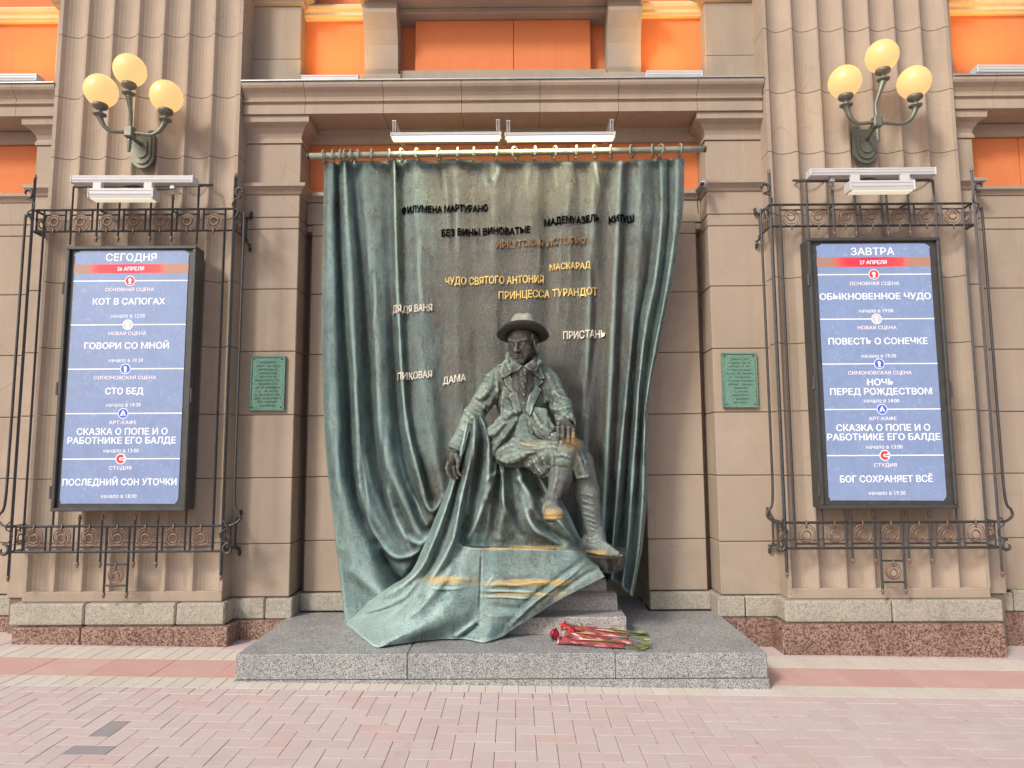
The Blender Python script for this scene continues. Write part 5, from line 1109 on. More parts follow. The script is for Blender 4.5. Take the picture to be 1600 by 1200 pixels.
# ------------------------------------------------------------------ three-globe wall lamps
def wall_lamp(gl, back, boxp, label):
    """gl: three globe centres (left, middle, right) px,py,Y; back: backplate centre; boxp: junction block"""
    J = at(*boxp); t = thing('wall_lamp', label, 'wall lamp', 'three-globe lamps on the pilasters', tuple(J)); 
    Bp = at(*back)-J
    # shield-shaped backplate with scroll ears
    hw, n = 0.098, 14; rim = [(hw, .13), (hw, -.06)]+[(hw*math.cos(a), -.06-hw*1.1*math.sin(a)) for a in [math.pi*k/n for k in range(1, n)]]+[(-hw, -.06), (-hw, .13)]
    def shield(sc, y0, y1):
        r = [(x*sc, z*sc) for x, z in rim]; N = len(r); vs = [(x, y0, z) for x, z in r]+[(x*1.0, y1, z) for x, z in r]
        return vs, [[i, (i+1) % N, N+(i+1) % N, N+i] for i in range(N)]+[list(range(N))[::-1], [N+i for i in range(N)]]
    vs, fs = join_geo([shield(1.0, -.035, 0), shield(.80, -.05, -.0352), shield(.52, -.062, -.0502)]); vs = [Vector(v)+Vector((Bp.x, Bp.y, Bp.z)) for v in vs]; o = mk('backplate', vs, fs, 'lamp_metal', t); fix_normals(o.data)
    for s in (-1, 1):
        pts = [Bp+Vector((s*(hw-.03+.030*math.cos(a)*(1-a/16)), -.03, .135+.030*math.sin(a)*(1-a/16))) for a in [k*.5 for k in range(18)]]; tube('scroll', pts, .011, 'lamp_metal', t, 8)
    tube('stem', [Bp+Vector((0, -.03, .05)), Bp+Vector((0, -.03, .05)).lerp(Vector((0, 0, 0)), .0)+Vector((0, -.04, -.02)), Vector((0, .05, -.03)), Vector((0, 0, 0))], .016, 'lamp_metal', t, 10)
    box('junction', -.036, .036, -.036, .036, -.048, .048, 'lamp_metal', t, 0.01)
    lathe('drop', [(0, -.17), (.010, -.165), (.016, -.155), (.010, -.145), (.018, -.135), (.012, -.125), (.020, -.115), (.013, -.10), (.022, -.085), (.016, -.07), (.018, -.045), (0, -.045)], (0, 0, 0), 'lamp_metal', t, 14)
    R = 0.128
    for k, g_ in enumerate(gl):
        G0 = at(*g_)-J; base = G0-Vector((0, 0, R*0.98))
        if k == 1: pts = [Vector((0, 0, .04)), Vector((0, 0, .15)), Vector((base.x*.3, base.y*.3, .22)), base-Vector((0, 0, .085))]; rr = [.018, .015, .017, .030]
        else:
            e = base-Vector((0, 0, .085)); pts = [Vector((0, 0, 0)), e*0.25*Vector((1, 1, 0)).length/1.4142*1 if False else Vector((e.x*.3, e.y*.3, -.008)), Vector((e.x*.62, e.y*.62, -.015)), Vector((e.x*.84, e.y*.84, .02)), Vector((e.x*.97, e.y*.97, e.z*.55+.02)), e]; rr = [.016, .015, .014, .018, .022, .032]
        P = catmull([tuple(p) for p in pts], 22); rad = np.interp(np.linspace(0, 1, 22), np.linspace(0, 1, len(rr)), rr).tolist()
        vs, fs = tube_geo(P.tolist(), rad, 10); mk('arm', vs, fs, 'lamp_metal', t, True)
        lathe('drip_cup', [(0, -.092), (.030, -.09), (.05, -.082), (.052, -.074), (.036, -.068), (.02, -.06), (.016, -.045), (.03, -.035), (.056, -.018), (.060, -.004), (.056, .012), (.0, .012)], base, 'lamp_metal', t, 20)
        n1, n2 = 28, 40; prof = [(R*math.sin(math.pi*i/n1), -R*1.02*math.cos(math.pi*i/n1)) for i in range(1, n1)]
        pl_ = bpy.data.lights.new('globe_light', 'POINT'); pl_.energy = 7.0; pl_.color = (1.0, .62, .24); pl_.shadow_soft_size = R*1.03; po = bpy.data.objects.new('globe_light', pl_); COL.objects.link(po); po.parent = t; po.location = G0
        lathe('globe', [(0.0005, -R*1.02)]+prof+[(0.0005, R*1.02)], G0, 'globe', t, n2)
wall_lamp([(158, 142, 5.27), (203, 110, 5.36), (260, 151, 5.38)], (226, 236, 5.625), (203, 207, 5.36), 'lamp with three glowing globes above the left poster, on the fluted pilaster')
wall_lamp([(1320, 128, 5.34), (1378, 88, 5.36), (1428, 129, 5.36)], (1349, 228, 5.625), (1370, 191, 5.36), 'lamp with three glowing globes above the right poster, on the fluted pilaster')

# ------------------------------------------------------------------ wrought-iron grilles round the posters
def spiral(c, r0, r1, a0, turns, u, v, n=26):
    c = Vector(c); u, v = Vector(u), Vector(v); return [c+u*((r0+(r1-r0)*k/n)*math.cos(a0+turns*6.2832*k/n))+v*((r0+(r1-r0)*k/n)*math.sin(a0+turns*6.2832*k/n)) for k in range(n+1)]
def bar(name, a, b, t, parent, mat='iron', w=None):
    """square bar"""
    a, b = Vector(a), Vector(b); vs, fs = tube_geo([a, b], [t*1.25, t*1.25], 4); return mk(name, vs, fs, mat, parent)
FIN = [(0, .034), (.007, .032), (.011, .026), (.007, .019), (.013, .012), (.015, .003), (.011, -.006), (.008, -.012), (0, -.012)]
def grille(cx, label):
    Y0 = 5.50; t = thing('iron_grille', label, 'grille', 'iron grilles around the posters', (cx, Y0, 1.0))
    fin_me = {}
    def fin(x, y, z, up=1):
        vs, fs = lathe_geo(FIN, (x, y, z), 10, (0, 0, up)); return mk('finial', vs, fs, 'copper', t, True)
    Z = lambda z: z-1.0
    rm = {}
    def medal(c, r, flip, side=False):
        key = (flip, side, r)
        if key not in rm:
            u = (1, 0, 0) if not side else (0, 1, 0); P = []
            def circ(rad, dz, rr): return tube_geo([Vector(u)*(rad*math.cos(2*math.pi*k/24))+Vector((0, 0, rad*math.sin(2*math.pi*k/24)+dz)) for k in range(24)], rr, 6, False, True)
            q = -flip
            P += [circ(r, 0, .0048), circ(r*.80, q*r*.10*-1, .0034), circ(r*.48, q*r*.20*-1, .0068)]
            P += [tube_geo([(0, -.006, q*r*.55), (0, -.010, q*r*1.05), (0, -.004, q*r*1.5)], [.006, .007, .005], 6)]
            vs, fs = join_geo(P); me = bpy.data.meshes.new('medallion'); me.from_pydata([tuple(v) for v in vs], [], fs); me.materials.append(M['copper']); me.shade_smooth(); rm[key] = me
        o = bpy.data.objects.new('medallion', rm[key]); COL.objects.link(o); o.parent = t; o.location = c; return o
    hw = 0.80; pitch = 0.2235
    zt2, zt1, zt0 = 3.600, 3.555, 3.415      # top band: upper rail, second rail, lower rail
    zb2, zb1, zb0 = 0.985, 0.820, 0.785
    for z in (zt2, zt0, zb2, zb0): bar('rail', (-hw-.03, 0, Z(z)), (hw+.03, 0, Z(z)), .0085, t)
    for k in range(7):
        x = (k-3)*pitch
        medal((x, -.004, Z(zt0+.068)), .070, 1); medal((x, -.004, Z(zb2-.085)), .070, -1)
        e1 = k in (2, 4)
        for s in (-1, 1):
            xx = x+s*.091
            if k in (2, 4):
                bar('upright', (xx, 0, Z(zt0-.05)), (xx, 0, Z(zt2+.085)), .008, t); fin(xx, 0, Z(zt2+.095)); fin(xx, 0, Z(zt0-.06), -1)
                bar('upright', (xx, 0, Z(zb0-.085)), (xx, 0, Z(zb2+.05)), .008, t); fin(xx, 0, Z(zb0-.095), -1); fin(xx, 0, Z(zb2+.058))
            elif k == 3:
                bar('upright', (xx, 0, Z(zt0)), (xx, 0, Z(zt2)), .0075, t); bar('upright', (xx, 0, Z(zb0-.32)), (xx, 0, Z(zb2)), .0085, t); fin(xx, 0, Z(zb0-.33), -1)
            else: bar('upright', (xx, 0, Z(zt0)), (xx, 0, Z(zt2)), .0075, t); bar('upright', (xx, 0, Z(zb0)), (xx, 0, Z(zb2)), .0075, t)
        bar('cell_bar', (x-.091, 0, Z(zt1)), (x+.091, 0, Z(zt1)), .006, t); bar('cell_bar', (x-.091, 0, Z(zb1)), (x+.091, 0, Z(zb1)), .006, t)
    for z in (zb0-.10, zb0-.265): bar('cell_bar', (-.091, 0, Z(z)), (.091, 0, Z(z)), .006, t)
    medal((0, -.004, Z(zb0-.182)), .062, -1)
    # corner posts, side returns, long rods and scrolls
    for s in (-1, 1):
        X = s*(hw+.045); ux = (s, 0, 0); uz = (0, 0, 1)
        bar('corner_post', (X, -.02, Z(0.60)), (X, -.02, Z(3.86)), .011, t); fin(X, -.02, Z(3.87)); fin(X, -.02, Z(.59), -1)
        bar('rod', (X-s*.085, .0, Z(zb0)), (X-s*.085, .0, Z(zt0+.02)), .009, t)
        # outer rod with curled ends
        xo = X+s*.075
        P = catmull([(X+s*.01, -.01, Z(3.50)), (X+s*.03, -.01, Z(3.56)), (xo-s*.01, 0, Z(3.55)), (xo, 0, Z(3.47)), (xo, 0, Z(2.6)), (xo+s*.0, 0, Z(1.7)), (xo+s*.005, 0, Z(1.18)), (xo+s*.045, 0, Z(1.08)), (xo+s*.05, 0, Z(1.03)), (xo-s*.01, -.01, Z(0.99)), (X, -.01, Z(0.985))], 60)
        vs, fs = tube_geo(P.tolist(), .0105, 8); mk('curled_rod', vs, fs, 'iron', t, True)
        # side return towards the wall
        for z in (zt2, zt0, zb2, zb0): bar('return_rail', (X, 0, Z(z)), (X, .27, Z(z)), .0085, t)
        for y in (.03, .13, .24): bar('return_upright', (X, y, Z(zt0)), (X, y, Z(zt2)), .0075, t); bar('return_upright', (X, y, Z(zb0)), (X, y, Z(zb2)), .0075, t)
        medal((X, .085, Z(zt0+.075)), .060, 1, True); medal((X, .085, Z(zb2-.085)), .060, -1, True)
        for z, q in ((zt2, 1), (zt0-.02, -1), (zb2+.02, 1), (zb0, -1)):
            P = [Vector((X+s*.01, .20+.02*k, Z(z)+q*.006*k)) for k in range(4)]+spiral((X+s*.02, .29, Z(z)+q*.05), .035, .012, -1.57*q, -.9*q*1, (0, 1, 0), (0, 0, 1), 14)
            vs, fs = tube_geo(P, .009, 6); mk('wall_hook', vs, fs, 'iron', t, True)
        # S scrolls on the post
        for zc, q in ((3.74, 1), (0.80, -1)):
            P = spiral((X+s*.042, -.03, Z(zc)), .014, .048, 2.6 if q > 0 else -2.6, -.85*q if s > 0 else .85*q, ux if True else ux, uz, 20) if False else []
            c1 = Vector((X+s*.050, -.025, Z(zc))); A = []
            for k in range(22):
                a = -math.pi*0.2+k/21*math.pi*1.75; r = .016+.034*k/21; A.append(c1+Vector((s*r*math.cos(a), 0, q*r*math.sin(a))))
            A += [Vector((X+s*.01, -.025, Z(zc-q*.065))), Vector((X-s*.018, -.03, Z(zc-q*.11))), Vector((X+s*.0, -.03, Z(zc-q*.145))), Vector((X+s*.035, -.03, Z(zc-q*.165))), Vector((X+s*.03, -.03, Z(zc-q*.20))), Vector((X-s*.0, -.025, Z(zc-q*.23)))]
            A = catmull([tuple(p) for p in A], 60).tolist(); vs, fs = tube_geo(A, [.006+.007*math.sin(math.pi*min(1, k/50)) for k in range(60)], 7); mk('scroll', vs, fs, 'iron', t, True)
    # light frame over the poster
    W2 = .53
    P = [(-W2, 0, Z(3.30)), (-W2, -.0, Z(3.80)), (-W2-.06, .12, Z(3.86)), (W2+.06, .12, Z(3.86)), (W2, -.0, Z(3.80)), (W2, 0, Z(3.30))]
    for a, b in zip(P, P[1:]): bar('light_frame', a, b, .0075, t)
    bar('light_frame', P[1], P[4], .0075, t)
    for q in (-1, 1): bar('case_hanger', (q*.535, .01, Z(1.15)), (q*.535, .01, Z(zb2)), .008, t); bar('wall_anchor', (q*.30, .0, Z(zt2)), (q*.30, .16, Z(zt2)), .007, t)
    return t
gL, gR = grille(-3.065, 'dark iron grille with copper rings framing the left blue poster'), grille(3.095, 'dark iron grille with copper rings framing the right blue poster')
for (la, lb_, sa, sb_, nm) in ((((110, 274), (302, 274)), ((137, 294), (240, 294)), 0, 0, 'left'), (((1266, 263), (1463, 261)), ((1328, 282), (1430, 281)), 0, 0, 'right')):
    a, b = at(*la[0], 5.36), at(*la[1], 5.36); t, L = striplight('floodlight_bar', f'long white floodlight bar over the {nm} poster grille', a, b, 0.058, 0.09, 'floodlight bars over the posters')
    for q in (-.32, .32): vs, fs = join_geo([cbox(q-.02, q+.02, .03, .07, -.10, -.06, .004), tube_geo([(q, .05, -.09), (q+.03, .09, -.12), (q+.02, .14, -.10)], .008, 6)]); mk('clamp', vs, fs, 'zinc', t)
    tube('cable', [(q, .05+.02*math.sin(q*9), -.065-.03*abs(math.sin(q*7))) for q in np.linspace(-.3, .3, 16)], .005, 'cable', t, 6)
    a, b = at(*lb_[0], 5.28), at(*lb_[1], 5.28); t, L = striplight('floodlight_bar', f'short white floodlight hung under the long bar, {nm} poster', a, b, 0.078, 0.10, 'floodlight bars over the posters', lit='dim')
    for q in (-1, 1): box('bracket', q*(L/2-.06)-.035, q*(L/2-.06)+.035, .02, .06, 0.004, .06, 'white_metal', t, .004)

# ------------------------------------------------------------------ illuminated poster cases
def poster_mat(name, tint):
    m = NT(name, 0.16, spec=0.5); x, y, z = m.sep()
    c = m.mix(m.ramp(m.noise(6, 5, 0.7), [(0.35, 0.0), (0.7, 1.0)]), tuple(v*0.88 for v in tint), tint)
    c = m.mix(m.math('MULTIPLY', m.ramp(m.noise(70, 4, 0.8), [(0.5, 0.0), (0.68, 1.0)]), 0.45), c, tuple(v*0.66 for v in tint))
    c = m.mix(m.math('MULTIPLY', m.ramp(m.noise(22, 6, 0.85), [(0.56, 0.0), (0.75, 1.0)]), 0.3), c, (0.75, 0.8, 0.9))
    m.col(c); m.emit(c, 0.34); return m.m
M['poster'] = poster_mat('blue_backlit_poster', (0.215, 0.285, 0.465))
g = NT('white_backlit_print', 0.3); g.col((0.86, 0.88, 0.92)); g.emit((0.86, 0.9, 1.0), 0.12); M['print'] = g.m
def flatlit(name, c, k=0.3): g = NT(name, 0.3); g.col(c); g.emit(c, k); return g.m
M['p_red'] = flatlit('red_print', (0.80, 0.045, 0.06)); M['p_blue'] = flatlit('deep_blue_print', (0.05, 0.13, 0.55)); M['p_grey'] = flatlit('grey_print', (0.48, 0.49, 0.50)); M['p_pink'] = flatlit('pink_print', (0.82, 0.72, 0.76))
def band_mat():
    g = NT('red_brown_print_band', 0.3); tc = g.n.new('ShaderNodeTexCoord'); sp = g.n.new('ShaderNodeSeparateXYZ'); g.link(tc.outputs['Generated'], sp.inputs[0])
    c = g.ramp(g.math('ADD', sp.outputs[0], g.math('MULTIPLY_ADD', g.noise(9, 4), 0.16, -0.08)), [(0.10, (0.34, 0.20, 0.15)), (0.24, (0.74, 0.05, 0.06)), (0.5, (0.72, 0.02, 0.06)), (0.74, (0.82, 0.08, 0.07)), (0.82, (0.38, 0.20, 0.14))]); g.col(c); g.emit(c, 0.3); return g.m
M['p_band'] = band_mat()
def rounded_rect(x0, x1, z0, z1, r, y, n=5, jag=0.0, rr=None):
    pts = []
    for cx, cz, a0 in ((x1-r, z1-r, 0), (x0+r, z1-r, 90), (x0+r, z0+r, 180), (x1-r, z0+r, 270)):
        for k in range(n+1):
            a = math.radians(a0+90*k/n); j = (rr.uniform(-jag, jag) if rr else 0); pts.append((cx+(r+j)*math.cos(a), y, cz+(r+j)*math.sin(a)))
    return pts
def disc(name, c, r, y, mat, parent, n=24, dy=0.0006):
    mk(name, [(c[0]+r*math.cos(2*math.pi*k/n), y, c[1]+r*math.sin(2*math.pi*k/n)) for k in range(n)], [list(range(n))[::-1]], mat, parent)
def poster(side, label, head, date, rows, x0, x1, zt, zb, sx0, sx1, szt, szb, txc, widths):
    """x0..x1, zb..zt: case; sx,sz: lit sheet; rows: list of (row px, text, width px, kind)"""
    Yf = 5.44; t = thing('poster_case', label, 'poster', 'lit theatre posters in black cases', (0, 0, 0)); rr = random.Random(side)
    F = 0.028
    for nm, b in (('frame_rail', (x0, x1, zt-F, zt)), ('frame_rail', (x0, x1, zb, zb+F)), ('frame_stile', (x0, x0+F, zb+F+.0005, zt-F-.0005)), ('frame_stile', (x1-F, x1, zb+F+.0005, zt-F-.0005))):
        box(nm, b[0], b[1], Yf-0.028, Yf+0.0, b[2], b[3], 'case', t, 0.005)
    box('case_box', x0+.004, x1-.004, Yf+0.001, 5.575, zb+.004, zt-.004, 'case', t, 0.004)
    for k in range(3):       # hinges, lock
        z = zt-0.35-k*(zt-zb-0.5)/2; vs, fs = join_geo([lathe_geo([(0, -.05), (.012, -.05), (.012, .05), (0, .05)], (x0-.006 if side < 0 else x0-.006, Yf-.02, z), 10)]); mk('hinge', vs, fs, 'case', t)
    box('lock', x1+.0005, x1+.014, Yf-.03, Yf-.005, (zt+zb)/2-.22, (zt+zb)/2-.10, 'case', t, .003)
    ys = Yf-0.004; pts = rounded_rect(sx0, sx1, szb, szt, 0.045, ys, 6, 0.006, rr)
    mk('lit_sheet', pts, [list(range(len(pts)))[::-1]], 'poster', t)
    if False: mk('sheet_edge', [(p[0], p[1]+0.0005, p[2]) for p in rounded_rect(sx0-.0015, sx1+.0015, szb-.003, szt+.001, .045, ys, 6, .004, rr)], [list(range(28))[::-1]], 'print', t)
    yt = ys-0.0012
    def zr(py): return at(txc[0]+(txc[1]-txc[0])*(py-400)/370, py, Yf).z
    cx = (sx0+sx1)/2-0.004
    def put(txt, py, wpx, hpx, mat='print', bold=0.02, name='lettering', dy=0.0):
        w = wpx*(Yf/1060)*1.005; h = hpx*(Yf/1060)*1.02; v, fs = text_mesh(txt, bold=bold, fit=w, height=h)
        z = zr(py)-h/2; iv = sorted((min(v[i][0] for i in f), max(v[i][0] for i in f), f) for f in fs); words, hi = [[]], -9
        for lo_, hi_, f in iv:
            if lo_-hi > 0.30*h and words[-1]: words.append([])
            words[-1].append(f); hi = max(hi, hi_)
        for wd in words:
            ids = sorted({i for f in wd for i in f}); mp_ = {q: k for k, q in enumerate(ids)}
            mk(name, [(cx+v[q][0], yt-dy-v[q][2], z+v[q][1]) for q in ids], [[mp_[q] for q in f] for f in wd], mat, t)
    zb1, zb2 = zr(widths['band'][0]), zr(widths['band'][1])
    mk('date_band', [(sx0+.002, ys-.0006, zb2), (sx1-.002, ys-.0006, zb2), (sx1-.002, ys-.0006, zb1), (sx0+.002, ys-.0006, zb1)], [(0, 1, 2, 3)], 'p_band', t)
    put(head[0], head[1], head[2], 11.8, bold=.016); put(date[0], date[1], date[2], 6, bold=.03)
    for (py, txt, wpx, kind) in rows:
        if kind == 'title': put(txt, py, wpx, 10.0, bold=.026)
        elif kind == 'stage': put(txt, py, wpx, 5.4, bold=.010, mat='p_pink')
        elif kind == 'time': put(txt, py, wpx, 6.0, bold=.008)
        else:
            z = zr(py); r = 0.043
            for a, b in ((sx0+.004, cx-r*1.02), (cx+r*1.02, sx1-.004)): mk('divider', [(a, yt, z-.0045), (b, yt, z-.0045), (b, yt, z+.0045), (a, yt, z+.0045)], [(0, 1, 2, 3)], 'print', t)
            e = sub_empty('emblem', t); disc('ring', (cx, z), r, yt-.0001, 'print', e); inner = {'red': 'p_red', 'grey': 'p_grey', 'blue': 'p_blue', 'a': 'p_blue', 'c': 'print'}[kind]
            disc('disc', (cx, z), r*.86, yt-.0008, inner, e)
            if kind in ('red', 'grey', 'blue'):     # a plain head-and-shoulders shape in white
                V = [(-.35, -.75), (.35, -.75), (.18, -.30), (.30, -.1), (.38, .15), (.25, .5), (-.05, .62), (-.38, .48), (-.42, .2), (-.30, .12), (-.38, -.05), (-.22, -.2), (-.2, -.4)]
                if kind == 'blue': V = [(-.30, -.75), (.40, -.75), (.15, -.35), (.32, .0), (.30, .35), (.05, .60), (-.25, .55), (-.40, .30), (-.28, .0), (-.34, -.15), (-.15, -.3)]
                mk('mark', [(cx+r*.86*a, yt-.0014, z+r*.86*b) for a, b in V], [list(range(len(V)))], 'print', e)
            elif kind == 'a':
                V = [(-.62, -.45), (-.1, .62), (.1, .62), (.62, -.45), (.30, -.45), (.05, .10), (-.12, -.22), (.12, -.45)]; mk('mark', [(cx+r*.9*a, yt-.0014, z+r*.9*b) for a, b in V], [list(range(len(V)))], 'print', e)
            else:
                q = []; n = 20
                for k in range(n+1): a = math.radians(40+280*k/n); q.append((cx+r*.82*math.cos(a), yt-.0014, z+r*.82*math.sin(a)))
                for k in range(n+1): a = math.radians(320-280*k/n); q.append((cx+r*.30*math.cos(a), yt-.0014, z+r*.30*math.sin(a)))
                mk('mark', q, [list(range(len(q)))], 'p_red', e); mk('mark', [(cx-.002, yt-.0016, z-.004), (cx+r*.85, yt-.0016, z-.004), (cx+r*.85, yt-.0016, z+.004), (cx-.002, yt-.0016, z+.004)], [(0, 1, 2, 3)], 'p_red', e)
    return t
a0, a1 = at(108, 386, 5.44), at(290, 798, 5.44); b0, b1 = at(117, 393, 5.44), at(283, 787, 5.44)
poster(-1, 'blue lit playbill in black case reading СЕГОДНЯ, on the left pilaster', ('СЕГОДНЯ', 402, 81), ('26 АПРЕЛЯ', 420, 43),
  [(439, '', 0, 'red'), (452.5, 'ОСНОВНАЯ СЦЕНА', 78, 'stage'), (471, 'КОТ В САПОГАХ', 115, 'title'), (493.5, 'начало в 12:00', 53, 'time'), (507.5, '', 0, 'grey'), (521, 'НОВАЯ СЦЕНА', 60, 'stage'), (540, 'ГОВОРИ СО МНОЙ', 134, 'title'), (563, 'начало в 19:30', 54, 'time'),
   (576.5, '', 0, 'blue'), (590, 'СИМОНОВСКАЯ СЦЕНА', 98, 'stage'), (611, 'СТО БЕД', 60, 'title'), (632.5, 'начало в 19:30', 54, 'time'), (646, '', 0, 'a'), (660, 'АРТ-КАФЕ', 43, 'stage'), (674, 'СКАЗКА О ПОПЕ И О', 142, 'title'), (688, 'РАБОТНИКЕ ЕГО БАЛДЕ', 169, 'title'), (704, 'начало в 13:00', 55, 'time'),
   (717, '', 0, 'c'), (731, 'СТУДИЯ', 35, 'stage'), (753, 'ПОСЛЕДНИЙ СОН УТОЧКИ', 177, 'title'), (775, 'начало в 18:00', 55, 'time')],
  -3.565, -2.495, a0.z, a1.z, -3.508, -2.560, b0.z, b1.z, (209, 188), {'band': (413, 427)})
a0, a1 = at(1257, 373, 5.44), at(1497, 794, 5.44); b0, b1 = at(1275, 382, 5.44), at(1487, 782, 5.44)
poster(1, 'blue lit playbill in black case reading ЗАВТРА, on the right pilaster', ('ЗАВТРА', 393, 69), ('27 АПРЕЛЯ', 410, 43),
  [(429, '', 0, 'red'), (443, 'ОСНОВНАЯ СЦЕНА', 78, 'stage'), (463, 'ОБЫКНОВЕННОЕ ЧУДО', 175, 'title'), (485.5, 'начало в 19:00', 54, 'time'), (498.5, '', 0, 'grey'), (512, 'НОВАЯ СЦЕНА', 61, 'stage'), (533, 'ПОВЕСТЬ О СОНЕЧКЕ', 155, 'title'), (556, 'начало в 19:30', 54, 'time'),
   (568.5, '', 0, 'blue'), (582.5, 'СИМОНОВСКАЯ СЦЕНА', 99, 'stage'), (597, 'НОЧЬ', 41, 'title'), (611.5, 'ПЕРЕД РОЖДЕСТВОМ', 158, 'title'), (626, 'начало в 14:00', 55, 'time'), (639.5, '', 0, 'a'), (654, 'АРТ-КАФЕ', 43, 'stage'), (668, 'СКАЗКА О ПОПЕ И О', 145, 'title'), (682.5, 'РАБОТНИКЕ ЕГО БАЛДЕ', 174, 'title'), (698, 'начало в 13:00', 56, 'time'),
   (711.5, '', 0, 'c'), (726.5, 'СТУДИЯ', 35, 'stage'), (748, 'БОГ СОХРАНЯЕТ ВСЁ', 142, 'title'), (770, 'начало в 19:30', 56, 'time')],
  2.515, 3.595, a0.z, a1.z, 2.588, 3.520, b0.z, b1.z, (1365, 1385), {'band': (402, 417)})

# ------------------------------------------------------------------ roses in red wraps on the plinth
M['rose'] = simple('dark_red_petals', (0.38, 0.012, 0.035), 0.5, 0, 0.5, 60); M['carnation'] = simple('bright_red_petals', (0.85, 0.03, 0.025), 0.5, 0, 0.4, 60)
M['wrap'] = simple('red_cellophane_wrap', (0.36, 0.085, 0.085), 0.28, 0, 0.45, 25); M['wrap_edge'] = simple('pink_wrap_lining', (0.70, 0.42, 0.36), 0.5, 0, 0.3, 30)
M['stem'] = simple('green_stem', (0.14, 0.20, 0.06), 0.6, 0, 0.4, 40); M['leaf'] = simple('yellow_green_leaf', (0.50, 0.45, 0.10), 0.6, 0, 0.4, 30); M['stick'] = simple('brown_dry_stem', (0.22, 0.13, 0.07), 0.7, 0, 0.4, 40)
def flower_head(name, c, r, mat, parent, ax, seed):
    rr = random.Random(seed); q = Vector(ax).to_track_quat('Z', 'Y').to_matrix(); parts = []; c = Vector(c)
    for ringk, (n, rad, tilt, sc) in enumerate(((4, .30, .2, .75), (6, .62, .55, .95), (8, .95, .95, 1.1))):
        for k in range(n):
            a = 2*math.pi*k/n+ringk*.5+rr.uniform(-.15, .15); vs, fs = [], []
            for i in range(4):
                for j in range(4):
                    u, v = i/3-.5, j/3; rad2 = r*rad*(.5+.5*v)*(1-.6*u*u); w = u*1.5*sc
                    p = Vector((rad2*math.cos(a+w), rad2*math.sin(a+w), r*(v*1.30*(1-tilt*.42)-.35+(.08*math.sin(v*3+k))-.25*u*u)))
                    if v > .8: p += Vector((math.cos(a), math.sin(a), 0))*r*.14*tilt
                    vs.append(c+q @ p)
            fs = [[i*4+j, (i+1)*4+j, (i+1)*4+j+1, i*4+j+1] for i in range(3) for j in range(3)]; parts.append((vs, fs))
    n1 = 10; core = []
    for i in range(1, n1): core.append((r*.80*math.sin(math.pi*i/n1)*(1+.06*math.sin(i*2.3)), r*(.35-.72*math.cos(math.pi*i/n1))))
    parts.append(lathe_geo(core, c, 12, ax)); o = mk(name, *join_geo(parts), mat, parent, True); return o
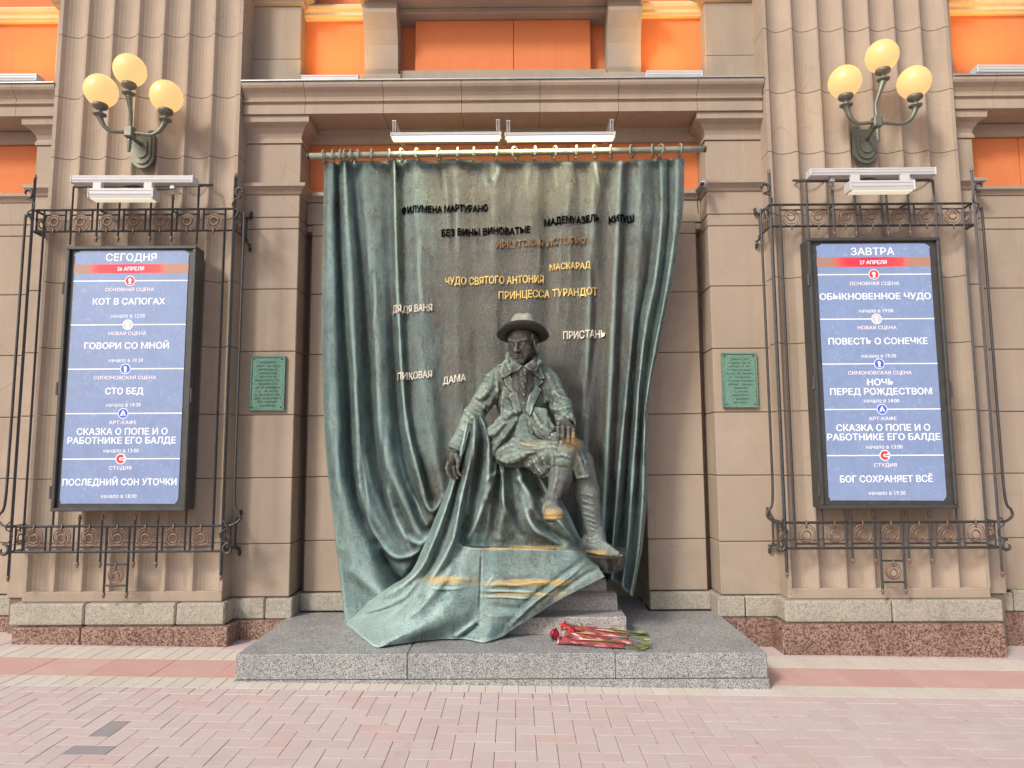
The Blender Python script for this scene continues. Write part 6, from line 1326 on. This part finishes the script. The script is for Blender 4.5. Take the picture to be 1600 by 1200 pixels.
def bouquet(a, b, w0, w1, h, label, heads, seed):
    """a: flower end, b: stem end (world points on the plinth)"""
    a, b = Vector(a), Vector(b); t = thing('wrapped_rose', label, 'flowers', 'wrapped roses on the plinth', tuple(a)); d = (b-a); L = d.length; d.normalize(); s_ = Vector((-d.y, d.x, 0)).normalized(); n = 12; m = 14; rr = random.Random(seed)
    vs = []; 
    for i in range(m):
        f = i/(m-1); w = w0+(w1-w0)*f; hh = h*(1-.45*f)
        for k in range(n):
            an = 2*math.pi*k/n; cr = 1+.18*math.sin(an*3+f*9+seed)+rr.uniform(-.13, .13)
            vs.append(d*(L*f+(rr.uniform(-.012, .012) if i == 0 else 0))+s_*(w*math.cos(an)*cr)+Vector((0, 0, hh*.5*(1+math.sin(an)*cr*.95)+.002)))
    fs = [[i*n+k, i*n+(k+1) % n, (i+1)*n+(k+1) % n, (i+1)*n+k] for i in range(m-1) for k in range(n)]
    mk('wrap', vs, fs, 'wrap', t)
    mk('wrap_lining', [v*1 for v in vs[n*0:n*2]]+[v+Vector((0, 0, 0))*1+(-d*.012) for v in vs[:n]], [[k, (k+1) % n, 2*n+(k+1) % n, 2*n+k] for k in range(n)], 'wrap_edge', t)
    for k in range(3):
        f0 = rr.uniform(.15, .7); o2 = rr.uniform(-.5, .5)*w0; e0 = d*(L*f0)+s_*o2+Vector((0, 0, h*(1.0-.4*f0)+.004)); V = [e0, e0+d*.07+s_*.012+Vector((0, 0, .006)), e0+d*.15+s_*rr.uniform(-.01, .02), e0+d*.08-s_*.010+Vector((0, 0, .002))]
        mk('paper_strip' if k else 'leaf', V, [(0, 1, 2), (0, 2, 3)], ['leaf', 'wrap_edge', 'stem'][k], t)
    for k in range(3):
        o_ = rr.uniform(-.6, .6)*w1; st = d*(L*.6)+s_*o_+Vector((0, 0, h*.3)); en = d*(L+rr.uniform(.08, .17))+s_*(o_*2.2)+Vector((0, 0, .008)); tube('stem', [st, (st+en)/2+Vector((0, 0, .006)), en], .0038, ['stem', 'stick', 'stem'][k], t, 6)
        lf = en-d*.05; V = [lf, lf+d*.02+s_*.016+Vector((0, 0, .01)), lf+d*.06+s_*.02+Vector((0, 0, .012)), lf+d*.035-s_*.004+Vector((0, 0, .003))]; mk('leaf', V, [(0, 1, 2, 3)], 'stem' if k else 'leaf', t)
    for (off, r, mat) in heads: flower_head('rose_head', -d*.02+d*off[0]+s_*off[1]+Vector((0, 0, off[2])), r, mat, t, -d+Vector((0, 0, .25)), seed+int(off[0]*99))
    return t
def fp(px, py, z=PZ): return floor_at(px, py, z)
bouquet(fp(876, 1006, PZ+.001), fp(975, 1014, PZ+.001), .036, .026, .045, 'red wrapped rose lying nearest the plinth edge', [((.03, -.01, .02), .032, 'rose')], 3)
bouquet(fp(884, 996, PZ+.03), fp(988, 1007, PZ+.02), .034, .024, .042, 'red wrapped rose in the middle, dark bloom sticking out at the left', [((-.052, .012, .010), .044, 'rose')], 7)
bouquet(fp(884, 985, PZ+.05), fp(982, 999, PZ+.035), .034, .022, .045, 'red wrapped rose with a bright red bloom, lying on top', [((.02, -.01, .030), .034, 'carnation'), ((.09, -.050, .012), .030, 'carnation')], 11)
bouquet(fp(912, 985, PZ+.03), fp(978, 990, PZ+.02), .024, .014, .03, 'yellowish wrapped stem at the back of the roses', [((.0, .0, .03), .020, 'leaf')], 15)
o = tube('bare_stick', [fp(972, 988, PZ+.03), fp(990, 989, PZ+.022), fp(1010, 990.5, PZ+.012)], .009, 'stick', None, 8); tag(o, 'thin pale wrapped stalk poking out to the right of the roses', 'stalk')
